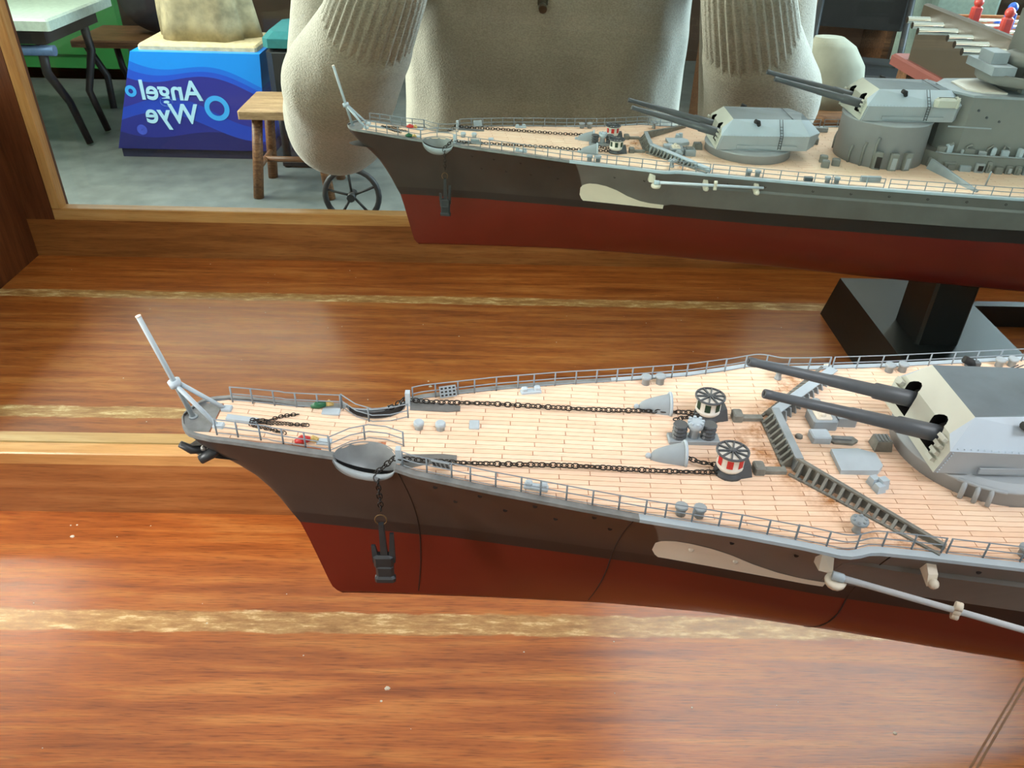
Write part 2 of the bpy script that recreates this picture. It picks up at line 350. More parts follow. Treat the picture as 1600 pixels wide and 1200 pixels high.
def bD(s): return lerp(s, _bx, _by) if s < 260 else lerp(s, _bx[::20], _by[::20]) if s < 1180 else lerp(s, _bx, _by)
def zD(s): return lerp(s, _zx, _zy)
def lip(s): return lerp(s, [0, 13, 32, 1300], [1.1, 0.9, 0.5, 0.5])
def zW(s): return 138.6 + 0.0125 * min(s, 700)
def zK(s): return KEEL0 + 0.0125 * min(s, 500)
_wx, _wy = smooth_curve([32.5, 50, 70, 85, 128, 156, 183, 208, 221, 265, 300, 380, 500, 600, 850, 1000, 1100, 1200, 1255], [0.25, 3.0, 6.2, 8.0, 16.2, 21.6, 28.4, 34.6, 37.2, 46.8, 53, 67, 82, 88, 88, 74, 54, 20, 0.3], 2, 2.0)
_kx, _ky = smooth_curve([40, 60, 100, 143, 180, 219, 281, 350, 450, 600, 850, 1000, 1100, 1180, 1255], [0.25, 1.2, 3.2, 6.0, 10.5, 17.5, 30, 46, 66, 78, 78, 60, 30, 4, 0.3], 2, 2.0)
def stem(z): return lerp(z, [100, 103.5, 106, 117, 126.7, 137.5, 143.3, 152.8, 163.6, 171, 176, 182.5, 188], [47, 41.5, 39.7, 37.2, 35, 32.5, 29.6, 25.2, 18.4, 11.0, 5.0, 0.8, 0.0])
UB = 80.0
def su(u, z): return u + stem(z) * (1 - u / UB) ** 2 if u < UB else u
def us(s, z):
    a, c = 0.0, s
    if s >= UB: return s
    for _ in range(40):
        m = (a + c) / 2
        if su(m, z) < s: a = m
        else: c = m
    return (a + c) / 2
def ztop(u):                       # top edge of the shell plating, dipping at the hawse scoop
    d = 0.0
    if 50 < u < 69.6: d = 3.6 * math.sqrt(max(0, 1 - ((u - 59.8) / 9.8) ** 2))
    return zD(u) + lip(u) - d
def half(u, z):
    zt, zw, zk = ztop(u), zW(u), zK(u)
    bd, bw, bk = bD(u), lerp(su(u, zw), _wx, _wy), lerp(su(u, zk), _kx, _ky)
    if z >= zw:
        t = min(1, (z - zw) / (zD(u) + lip(u) - zw)); p = lerp(u, [0, 120, 230, 400], [1.55, 1.6, 1.25, 1.0])
        return bw + (bd - bw) * t ** p
    t = max(0, (z - zk) / (zw - zk)); qq = lerp(u, [0, 150, 300, 600], [1.3, 1.6, 2.4, 4.0])
    return bk + (bw - bk) * (1 - (1 - t) ** qq)
def hp(s, z, side=-1, off=0.0):    # a point on the shell plating
    u = us(s, z); return (s, side * (half(u, z) + off), z)
M_red = pm('antifouling_red', (99, 29, 21), 0.32, var=0.08, ns=40, spec=0.5)
M_boot = pm('boot_topping_black', (40, 34, 34), 0.4, var=0.1)
def hull_paint():
    t = NT('hull_camouflage'); tc = t.new('ShaderNodeTexCoord'); sx = t.new('ShaderNodeSeparateXYZ'); t.link(tc.outputs['Object'], sx.inputs[0])
    z = t.math('SUBTRACT', sx.outputs['Z'], 0.0385)                         # above the water line
    zz = t.math('MULTIPLY', t.math('POWER', t.math('MAXIMUM', z, 0.0), 2.0), -6.5)
    edge = t.math('SUBTRACT', sx.outputs['X'], t.math('ADD', zz, 0.1542))
    f = t.math('DIVIDE', edge, 0.0006, True)
    n = t.noise(t.coord(), 45)
    t.set(Base_Color=t.mix(f, t.ramp(n, [(0.3, (51, 46, 44)), (0.7, (60, 54, 52))]), t.ramp(n, [(0.3, (100, 99, 97)), (0.7, (112, 111, 109))])), Roughness=0.42)
    return t.m
M_hull = hull_paint()
M_grey = pm('deck_grey', (150, 162, 170), 0.5, var=0.08, ns=120)
M_grey2 = pm('light_blue_grey', (176, 192, 204), 0.5, var=0.06, ns=120)
M_edge = pm('worn_edge_grey', (120, 124, 126), 0.5, var=0.25, ns=220)
M_wgrey = pm('weathered_grey', (122, 124, 119), 0.65, var=0.28, ns=260)
M_cream = pm('cream_paint', (226, 218, 202), 0.5, var=0.04)
M_dark = pm('gunmetal', (74, 80, 86), 0.42, var=0.08, ns=120)
M_black = pm('chain_black', (38, 34, 32), 0.45, metal=0.3, var=0.2, ns=500)
M_seam = pm('seam_dark', (36, 30, 28), 0.7)  # plain dark tone for panel joints, portholes and other dark insets
us_list = [0, 0.6, 1.5, 3, 5, 8, 12] + [16 + 4 * i for i in range(8)] + [48 + 1.5 * i for i in range(16)] + [74 + 4 * i for i in range(50)] + [280 + 15 * i for i in range(48)] + [1000 + 12 * i for i in range(21)] + [1248, 1253, 1255]
def boot_h(u): return lerp(u, [0, 204, 207, 1300], [5.2, 5.2, 9.0, 9.0])
def row_z(u):
    zk, zw, zt = zK(u), zW(u), ztop(u); boot = zw + boot_h(u)
    return [zk + (zw - zk) * a for a in (0, 0.04, 0.1, 0.2, 0.35, 0.55, 0.78, 1)] + [boot] + [boot + (zt - boot) * a for a in (0.15, 0.3, 0.45, 0.6, 0.72, 0.84, 0.93, 1)]
q = SB(); q.smooth = True
for side in (-1, 1):
    G = [[(su(u, z), side * half(u, z), z) for z in row_z(u)] for u in us_list]
    n = len(G[0]); vs = [p for r in G for p in r]
    for k in range(n - 1):
        q.cur = 0 if k < 7 else (1 if k == 7 else 2)
        rows = [vs[i * n + k] for i in range(len(G))] + [vs[i * n + k + 1] for i in range(len(G))]; m = len(G)
        q.add(rows, [(i, i + 1, m + i + 1, m + i) for i in range(m - 1)])
q.cur = 0; B0 = [(su(u, zK(u)), -half(u, zK(u)), zK(u)) for u in us_list]; m = len(B0)
q.add(B0 + [(x, -y, z) for x, y, z in B0], [(i, i + 1, m + i + 1, m + i) for i in range(m - 1)], False)
q.cur = 2; T0 = [(u, -half(u, zK(u)) * 0 - bD(u) * 0.6, zD(u) - 11.0) for u in us_list]
q.add(T0 + [(x, -y, z) for x, y, z in T0], [(i, i + 1, m + i + 1, m + i) for i in range(m - 1)], False)
hull = sp(q, 'hull', [M_red, M_boot, M_hull], None, 'dark brown and grey hull with red bottom')
bm = bmesh.new(); bm.from_mesh(hull.data); bmesh.ops.remove_doubles(bm, verts=bm.verts, dist=2e-6); bmesh.ops.recalc_face_normals(bm, faces=bm.faces); bm.to_mesh(hull.data); bm.free()
def decal(name, outline_fn, mat, side, parent=hull, label=None, off=0.18, ns=40, nz=6):
    """thin painted patch lying on the shell: outline_fn(a in 0..1) -> (s, z low, z high)"""
    q = SB(); q.smooth = True; V = []
    for i in range(ns + 1):
        s, z0, z1 = outline_fn(i / ns)
        V += [hp(s, z0 + (z1 - z0) * j / nz, side, off) for j in range(nz + 1)]
    q.add(V, [(i * (nz + 1) + j, (i + 1) * (nz + 1) + j, (i + 1) * (nz + 1) + j + 1, i * (nz + 1) + j + 1) for i in range(ns) for j in range(nz)])
    return sp(q, name, mat, parent, label)
def wave(a):
    s = 152.0 + 53.0 * a; z0 = zW(s) + 5.2
    top = lerp(s, [152, 153.5, 157, 162, 168, 175, 182, 190, 196, 205], [155.8, 158.2, 159.8, 160.0, 159.0, 156.6, 153.0, 150.4, 149.6, 149.4])
    if s < 154: z0 += (154 - s) * 2.2
    return s, min(z0, top - 0.05), top
for side in (-1, 1):
    decal('false_bow_wave', wave, M_cream, side, label='cream painted false bow wave')
    # armour belt, proud of the shell with a ledge on top
    q = SB(); q.smooth = False; L = []
    for i in range(61):
        s = 203 + (1000 - 203) * (i / 60) ** 1.5; zt = lerp(s, [203, 225, 1000], [167.2, 166.2, 164]); zb = zW(s) + 9.2; o = 1.1 * min(1, i / 5 + 0.1)
        L.append([hp(s, zb, side, -0.3), hp(s, zb, side, o), hp(s, (zb + zt) / 2, side, o), hp(s, zt - 1.6, side, o), hp(s, zt, side, -0.2)])
    q.loft(L, True, True, False); sp(q, 'armour_belt', [M_hull], hull)
    for (s0, s1) in ((70.5, 72.5), (142, 136), (214, 213)):
        if side > 0: continue
        q = SB(); pts = []
        for i in range(19):
            a = i / 18; z = zD(s0) - 1.5 - a * (zD(s0) - 1.5 - zK(s0) - 3); s = s0 + (s1 - s0) * (a ** 1.5) + 3.5 * math.sin(a * PI) * (1 if s0 < 100 else 0)
            pts.append(hp(s, z, side, 0.02))
        q.tube(pts, 0.22, 4); sp(q, 'hull_seam', M_seam, hull)
pq = SB(); pq.off = (0, 0, 0); pq.lathe([(-0.2, 0.75), (0.12, 0.75), (0.12, 0.45), (-0.1, 0.42)], (0, 0, 0), (0, 1, 0), 8, True, True, False)
pmesh = pq.mesh('porthole', M_seam)
for side in (-1, 1):
    for (s, z) in [(82, 172.5), (96, 171.8), (113, 171), (131, 170), (88, 163.5), (104, 163), (120, 162.4), (137, 161.5), (172, 167), (190, 167), (240, 169), (262, 169)] + [(290 + 22 * i, 168.5) for i in range(14)]:
        p = hp(s, z, side); o = bpy.data.objects.new('porthole', pmesh); COL.objects.link(o); o.parent = hull; o.location = (p[0] / 1000, p[1] / 1000, (p[2] - KEEL0) / 1000)
for (s, z) in ((163, 155.5), (177, 152.6)):
    p = hp(s, z, -1, 0.3); q = SB(); q.lathe([(-0.3, 0.9), (0.2, 0.9), (0.35, 0.5)], p, (0, -1, 0.3), 8); sp(q, 'porthole_cover', M_cream, hull)

# ---- deck: grey waterway, planking with recessed seams
def bIn(s):                       # inner edge of the deck around the hawse scoops
    b = bD(s) - 1.9
    if 49.8 < s < 69.8: b = min(b, 14.6 - 8.4 * math.sqrt(max(0, 1 - ((s - 59.8) / 10) ** 2)))
    return max(b, 0.1)
M_seamw = pm('deck_seam', (192, 128, 96), 0.7, var=0.2, ns=200)
def deck_wood():
    t = NT('deck_planks'); g = t.new('ShaderNodeNewGeometry'); r = g.outputs['Random Per Island']
    base = t.ramp(r, [(0.0, (238, 204, 172)), (0.5, (246, 217, 189)), (1.0, (253, 230, 206))])
    v = t.coord(); n = t.noise(t.coord((60, 600, 60)), 1.2, 3); big = t.noise(v, 34, 4, 0.6)
    c = t.mix(0.3, base, t.ramp(n, [(0.3, (222, 178, 140)), (0.7, (255, 232, 208))]))
    c = t.mix(0.35, c, t.ramp(big, [(0.35, (238, 196, 176)), (0.65, (252, 226, 200))]))
    tc = t.new('ShaderNodeTexCoord'); sx = t.new('ShaderNodeSeparateXYZ'); t.link(tc.outputs['Object'], sx.inputs[0])
    # glue stains around the breakwater and turret
    d = t.math('ABSOLUTE', t.math('SUBTRACT', t.math('SUBTRACT', sx.outputs['X'], t.math('MULTIPLY', t.math('ABSOLUTE', sx.outputs['Y']), 0.72)), 0.184))
    st = t.math('SUBTRACT', 1.0, t.math('DIVIDE', d, 0.011), True)
    sn = t.noise(v, 160, 5, 0.7)
    m = t.math('MULTIPLY', st, t.math('MULTIPLY', t.math('SUBTRACT', sn, 0.42), 5.0, True))
    c = t.mix(m, c, lin((176, 118, 64)))
    t.set(Base_Color=c, Roughness=0.55, Specular_IOR_Level=0.4); return t.m
M_deck = deck_wood()
sl = [0, 1, 2, 3.5, 5, 8, 12, 20, 30, 40] + [48 + i for i in range(24)] + [76 + 6 * i for i in range(22)] + [215 + 25 * i for i in range(41)] + [1245, 1255]
q = SB(); m = len(sl); E0 = [(s, -bIn(s), zD(s)) for s in sl]
q.add(E0 + [(x, -y, z) for x, y, z in E0], [(i, i + 1, m + i + 1, m + i) for i in range(m - 1)], False)
deck = sp(q, 'deck', M_seamw, None, 'pale wooden planked deck')
q = SB(); PITCHY, GAP, PLEN, PT = 2.2, 0.25, 19.0, 0.5
row = 0; y = -88.0
stations = [i * 0.5 for i in range(int(LEN * 2))]
bin_tab = [bIn(s) for s in stations]
for r in range(-40, 41):
    yc = r * PITCHY; need = abs(yc) + PITCHY * 0.3
    runs = []; start = None
    for s, bb in zip(stations, bin_tab):
        ok = bb > need and s > 10.5
        if ok and start is None: start = s
        if not ok and start is not None: runs.append((start, s)); start = None
    if start is not None: runs.append((start, LEN))
    off = ((r % 2) * 9.5 + 0.35 * r) % PLEN
    for (a, c) in runs:
        k = math.floor((a - off) / PLEN); cuts = [a]
        while off + (k + 1) * PLEN < c - 1: cuts.append(off + (k + 1) * PLEN); k += 1
        cuts.append(c)
        for s0, s1 in zip(cuts, cuts[1:]):
            if s1 - s0 < 1: continue
            y0, y1 = yc - (PITCHY - GAP) / 2, yc + (PITCHY - GAP) / 2; a0, a1 = s0 + GAP / 2, s1 - GAP / 2; nseg = 1 if s0 > 90 else 3
            for g in range(1):
                e0, e1 = [a0, a0], [a1, a1]                      # corners follow the deck edge at the ends of a run
                for ci, yy in enumerate((y0, y1)):
                    if s0 == a and a > 11:
                        e0[ci] = next((t * 0.25 for t in range(int((a - 9) * 4), int((a1 - 0.5) * 4)) if bIn(t * 0.25) >= abs(yy) - 0.25), a0)
                    if s1 == c and c < LEN - 1:
                        e1[ci] = next((t * 0.25 for t in range(int((c + 9) * 4), int((a0 + 0.5) * 4), -1) if bIn(t * 0.25) >= abs(yy) - 0.25), a1)
                V = []
                for i in range(nseg + 1):
                    f = i / nseg; sa_, sb2 = e0[0] + (e1[0] - e0[0]) * f, e0[1] + (e1[1] - e0[1]) * f
                    V += [(sa_, y0, zD(sa_) - 0.05), (sa_, y0, zD(sa_) + PT), (sb2, y1, zD(sb2) + PT), (sb2, y1, zD(sb2) - 0.05)]
                F = [(0, 1, 2, 3), (4 * nseg, 4 * nseg + 3, 4 * nseg + 2, 4 * nseg + 1)]
                for i in range(nseg):
                    for j in range(3): F.append((4 * i + j, 4 * i + 4 + j, 4 * i + 5 + j, 4 * i + 1 + j))
                q.add(V, F, False)
pl = sp(q, 'deck_planking', M_deck, deck, None, 'stuff')
PZ = PT                                  # plank thickness: fittings stand on top of it
def zF(s): return zD(s) + PZ - 0.05
for side in (-1, 1):                     # waterway strip between planks and shell edge
    for (sa, sb_, mat, lab) in ((0.0, 143, M_edge, 'worn dark grey deck edge strip'), (143, 1250, M_grey2, 'light blue grey deck edge strip')):
        q = SB(); L = []
        lst = [s for s in sorted([0.3, 1, 2, 3.5, 5, 8, 12, 18, 26, 34, 42, 49.5] + ([50 + i for i in range(21)]) + [72 + 3 * i for i in range(70)] + [285 + 20 * i for i in range(48)] + [143, 1248]) if sa <= s <= sb_]
        for s in lst:
            b = bD(s); dip = zD(s) + lip(s) - ztop(s) if 50 < s < 69.6 else 0
            if 50.5 < s < 69.2: L.append([(s, side * (b + 0.1), ztop(s) - 0.9), (s, side * (b + 0.1), ztop(s) - 0.5), (s, side * (b - 0.3), ztop(s) - 0.5), (s, side * (b - 0.3), ztop(s) - 0.9)])
            else: L.append([(s, side * (b + 0.3), zD(s) + lip(s) - 1.1), (s, side * (b + 0.3), zD(s) + lip(s) + 0.15), (s, side * max(0.05, b - (1.2 if s < 30 else 2.2)), zD(s) + lip(s) + 0.15), (s, side * max(0.02, b - (1.2 if s < 30 else 2.2)), zD(s) - 0.1)])
        q.loft(L); sp(q, 'deck_edge', mat, deck, lab)
# bare grey steel nose with bulwark
q = SB(); nose = [(s, -max(0.1, bD(s) - 0.9), zD(s) + 0.35) for s in (0.5, 1, 2, 3.5, 5, 8, 10.6)]
q.add(nose + [(x, -y, z) for x, y, z in nose], [(i, i + 1, len(nose) + i + 1, len(nose) + i) for i in range(len(nose) - 1)], False); sp(q, 'nose_plate', M_edge, deck, 'bare dark grey nose plate')

# ---- hawse scoops, anchor chains, anchors
M_scoop = pm('scoop_grey', (136, 142, 145), 0.4, var=0.15, ns=160)
for side in (-1, 1):
    q = SB(); q.smooth = True; L = []
    for i in range(25):
        u = -0.995 + 1.99 * i / 24; s = 59.8 + 10 * u; wv = math.sqrt(1 - u * u); b = bD(s); z = zD(s)
        L.append([(s, side * (14.6 - 8.4 * wv), z + 0.9), (s, side * (14.8 - 8.2 * wv), z + 0.2 * wv), (s, side * (15 - 7.4 * wv), z - 4.5 * wv), (s, side * (15 - 4.5 * wv), z - 7.6 * wv), (s, side * (15 - 0.5 * wv), z - 8.2 * wv), (s, side * (15 + (b - 15.5) * wv), z - 6.6 * wv), (s, side * (b + 1.0 * wv), z - 3.6 * wv + 0.3)])
    q.loft(L, False, False, False); sc = sp(q, 'hawse_scoop', M_scoop, None, 'grey scooped anchor hawse')
    q = SB(); q.smooth = True; L = []
    for i in range(25):
        u = -0.995 + 1.99 * i / 24; s = 59.8 + 10 * u; wv = math.sqrt(1 - u * u); b = bD(s); z = zD(s)
        L.append([(s, side * (b + 0.2), z - 3.6 * wv + 0.35), (s, side * (b + 0.9 * wv), z - 3.4 * wv + 0.5), (s, side * (b + 1.7 * wv), z - 3.9 * wv + 0.3), (s, side * (b + 1.4 * wv), z - 5.4 * wv), (s, side * (b - 0.8), z - 7.0 * wv)])
    q.loft(L, False, False, False); sp(q, 'scoop_lip', M_grey, sc, 'pale grey lip of the hawse')
def link_mesh(sx=1.25, sy=0.85, r=0.23):
    q = SB(); q.off = (0, 0, 0); q.tube([(sx * math.cos(a), sy * math.sin(a), 0) for a in [2 * PI * i / 10 for i in range(10)]], r, 5, True); return q
def chain(name, pts, pitch=1.75, parent=None, mat=None, jit=0.15, sx=1.25, sy=0.85, r=0.23):
    P = [Vector(p) for p in pts]; ds = [0]
    for a, c in zip(P, P[1:]): ds.append(ds[-1] + (c - a).length)
    src = link_mesh(sx, sy, r); sv = [Vector(v) / 0.001 for v in src.v]; q = SB(); n = int(ds[-1] / pitch); rr = random.Random(len(pts) + n)
    for i in range(n):
        d = (i + 0.5) * pitch; k = max(j for j in range(len(ds)) if ds[j] <= d); k = min(k, len(P) - 2)
        c = P[k] + (P[k + 1] - P[k]) * ((d - ds[k]) / max(1e-6, ds[k + 1] - ds[k])); t = (P[k + 1] - P[k]).normalized()
        up = Vector((0, 0, 1)) if abs(t.z) < 0.8 else Vector((0, 1, 0)); yv = up.cross(t).normalized(); zv = t.cross(yv)
        if i % 2: yv, zv = zv, -yv
        an = rr.uniform(-jit, jit) * 2; yv, zv = yv * math.cos(an) + zv * math.sin(an), zv * math.cos(an) - yv * math.sin(an)
        q.add([c + t * v.x + yv * v.y + zv * v.z for v in sv], src.f, True)
    return sp(q, name, mat or M_black, parent)
M_brass = pm('rusty_wire', (112, 88, 56), 0.5, metal=0.4, var=0.2, ns=300)
M_pad = pm('chain_pad_grey', (110, 112, 112), 0.6, var=0.2, ns=200)
def anchor(q, c, sc=1.0, side=-1):
    x, y, z = c
    q.hexa([(x - 0.9 * sc, y - 0.7, z - 9 * sc), (x + 0.9 * sc, y - 0.7, z - 9 * sc), (x + 0.9 * sc, y + 0.7, z - 9 * sc), (x - 0.9 * sc, y + 0.7, z - 9 * sc)], [(x - 0.8 * sc, y - 0.6, z), (x + 0.8 * sc, y - 0.6, z), (x + 0.8 * sc, y + 0.6, z), (x - 0.8 * sc, y + 0.6, z)])
for side in (-1, 1):
    y = side * 15.6
    q = SB(); q.prism([(71, side * 19.5), (71.5, side * 11.8), (84, side * 11.4), (88.5, side * 12), (88.5, side * 14.6), (78, side * 16.8)], zD(80) + PZ - 0.1, zD(80) + PZ + 0.35); sp(q, 'chain_pad', M_pad, None, 'grey steel pad under anchor chain')
    q = SB(); q.box((70.6, side * 15.2, zF(70) + 2.6), (1.6, 2.2, 5.4)); sp(q, 'chain_stopper', M_grey2)
    zc = zF(100) + 1.0
    pts = [(62.5, side * 17.5, zD(62) - 3.6), (66, side * 16.2, zD(66) - 1.0), (69, side * 15.8, zD(69) + 2.2), (73, side * 15.7, zF(73) + 1.5)] + [(80 + 10 * i, side * (15.7 + 0.35 * math.sin(i)), zF(80 + 10 * i) + 1.0) for i in range(10)] + [(173, side * 15.2, zF(173) + 1.6)]
    chain('anchor_chain', pts)
    chain('anchor_chain', [(161.5, side * 11.0 - 1.0 * side, zF(161) + 2.0), (166, side * 12 , zF(166) + 1.7), (171.5, side * 13.2, zF(171) + 1.8)], 1.7)
# hanging chain and anchors on both bows
M_anchor = pm('anchor_iron', (64, 68, 72), 0.4, metal=0.5, var=0.15, ns=150)
def big_anchor(xs, ys, zt, side):
    q = SB(); x = xs
    q.hexa([(x - 1.1, ys - 0.8, zt - 15), (x + 1.3, ys - 0.8, zt - 15), (x + 1.3, ys + 0.8, zt - 15), (x - 1.1, ys + 0.8, zt - 15)], [(x - 0.8, ys - 0.7, zt), (x + 0.8, ys - 0.7, zt), (x + 0.8, ys + 0.7, zt), (x - 0.8, ys + 0.7, zt)])
    a = sp(q, 'anchor', M_anchor, None, 'black stockless anchor hanging on chain')
    q = SB(); q.bevbox((x - 0.2, ys, zt - 16.2), (6.6, 3.4, 5.0), 0.8); q.bevbox((x, ys + side * 0.9, zt - 21), (6.0, 2.4, 6.4), 0.9); q.bevbox((x, ys + side * 1.3, zt - 23.6), (6.9, 3.0, 2.2), 0.7); sp(q, 'anchor_crown', M_anchor, a)
    for dx, h in ((2.6, 12.5), (-2.7, 7.0)):
        q = SB(); q.hexa([(x + dx - 1.1, ys - 1.0, zt - 17), (x + dx + 1.1, ys - 1.0, zt - 17), (x + dx + 1.1, ys + 1.0, zt - 17), (x + dx - 1.1, ys + 1.0, zt - 17)], [(x + dx * 1.2 - 0.7, ys - 0.3, zt - 17 + h), (x + dx * 1.2 + 0.6, ys - 0.3, zt - 17 + h), (x + dx * 1.2 + 0.6, ys + 0.6, zt - 17 + h), (x + dx * 1.2 - 0.7, ys + 0.6, zt - 17 + h)]); sp(q, 'anchor_fluke', M_anchor, a)
    q = SB(); q.tube([(x + 1.9 * math.cos(t), ys, zt + 1.6 + 2.2 * math.sin(t)) for t in [2 * PI * i / 12 for i in range(12)]], 0.22, 5, True); sp(q, 'shackle', M_brass, a)
for side in (-1, 1):
    yo = side * (bD(63) + 3.0)
    chain('hanging_chain', [(63.5, side * 18.5, zD(63) - 3.0), (64.4, yo, zD(64) - 4.2), (64.6, yo, 162)], 1.75)
    big_anchor(64.2, yo, 157.5, side)
# spare anchor housed under the nose
q = SB(); q.tube([(0.5, -7.5, 179.2), (3.5, -7.0, 176.5), (7.5, -5.5, 175.6)], [1.1, 1.5, 1.3], 8); a = sp(q, 'stem_anchor', M_anchor, None, 'black anchor housed below the bow')
q = SB(); q.tube([(6.0, -8.0, 173.2), (9.5, -6.8, 175.0), (12.0, -5.6, 175.6)], [1.6, 1.9, 1.2], 8); sp(q, 'anchor_fluke', M_anchor, a)
q = SB(); q.ball((7.2, -6.6, 176.8), 1.0); sp(q, 'anchor_pin', pm('bare_steel', (150, 150, 150), 0.35, metal=0.6), a)

# ---- jackstaff
M_staff = pm('staff_grey', (164, 178, 186), 0.45, var=0.05)
base, top = Vector((3.4, 0, zD(3) + 0.4)), Vector((-5.4, 0, 221.0)); col = base + (top - base) * 0.36
q = SB(); q.rod(base, top, 0.85, 0.8, 10); js = sp(q, 'jackstaff', M_staff, None, 'pale grey flagstaff with two struts')
ax = (top - base).normalized()
q = SB(); q.lathe([(-1.3, 1.0), (-1.3, 1.9), (0.9, 2.0), (0.9, 0.9)], col, ax, 12); sp(q, 'collar', M_grey2, js)
q = SB(); q.lathe([(0, 0.86), (0.35, 0.9), (0.35, 0.7)], top, ax, 10); sp(q, 'cap', pm('cap_cream', (225, 205, 190), 0.5), js)
for side in (-1, 1):
    q = SB(); q.rod(col + Vector((0.6, side * 0.8, -0.4)), (12.6, side * 4.6, zF(12.6) + 0.1), 0.75, 0.7, 8); sp(q, 'strut', M_grey2, js)
    q = SB(); q.bevbox((12.8, side * 4.6, zF(12.8) + 0.5), (3.4, 2.6, 1.2), 0.3); sp(q, 'strut_foot', M_grey2, js)
q = SB(); q.lathe([(0, 1.5), (0.4, 1.4), (0.5, 0.9)], (3.4, 0, zD(3) + 0.35), (0, 0, 1), 10); sp(q, 'mast_step', M_grey, js)
q = SB(); q.hexa([(14, -1.2, zF(14) - 0.1), (24, -1.6, zF(24) - 0.1), (24, 0.9, zF(24) - 0.1), (14, 1.4, zF(14) - 0.1)], [(14, -1.2, zF(14) + 0.7), (24, -1.6, zF(24) + 0.7), (24, 0.9, zF(24) + 0.7), (14, 1.4, zF(14) + 0.7)]); sp(q, 'bow_fairlead_plate', M_grey2)
chain('loose_chain', [(22, -0.6, zF(22) + 0.8), (27, 0.6, zF(27) + 0.4), (31, 3.5, zF(31) + 0.5), (36, 5.5, zF(36) + 0.5)], 1.0, None, None, 0.6, 0.85, 0.6, 0.17)
chain('loose_chain', [(22, -1.6, zF(22) + 0.6), (29, -0.6, zF(29) + 0.4), (35, -0.2, zF(35) + 0.4), (40, 0.2, zF(40) + 0.4)], 1.0, None, None, 0.6, 0.85, 0.6, 0.17)
chain('loose_chain', [(22, -2.6, zF(22) + 0.5), (27, -3.6, zF(27) + 0.4), (34, -5.2, zF(34) + 0.4)], 1.0, None, None, 0.6, 0.85, 0.6, 0.17)
# loose wreath-like paint blobs: green and yellow to starboard, red and yellow to port
for (x, y, c, nm) in ((42.0, 10.6, (24, 96, 62), 'green_float'), (40.6, -8.4, (196, 52, 52), 'red_float')):
    q = SB(); q.tube([(x - 3.2, y - 0.6, zF(x) + 0.9), (x - 1, y, zF(x) + 1.4), (x + 1.6, y + 0.5, zF(x) + 1.2)], [0.6, 1.5, 0.8], 8); o = sp(q, nm, pm(nm, c, 0.4))
    q = SB()
    for k in range(5): q.tube([(x + 1.0, y + 0.3, zF(x) + 0.9), (x + 2.2 + 0.3 * k, y + 1.2 - 0.3 * k + (1 if y > 0 else -1) * 0.4, zF(x) + 1.6 + 0.5 * math.sin(k)), (x + 3.6 + 0.4 * math.cos(k), y + 0.8 + 0.5 * math.sin(2 * k), zF(x) + 0.7)], [0.5, 0.6, 0.4], 6)
    sp(q, 'yellow_cord', pm('yellow_cord', (206, 178, 110), 0.6), o)
for (x, y, dx, dy) in ((45.6, 8.6, 6.0, 3.4), (46.2, -7.4, 4.6, 3.0), (93.5, 4.6, 3.4, 4.6)):
    q = SB(); q.bevbox((x, y, zF(x) + 0.35), (dx, dy, 0.8), 0.25); sp(q, 'deck_plate', M_grey2, None, 'small flat blue grey deck plate')

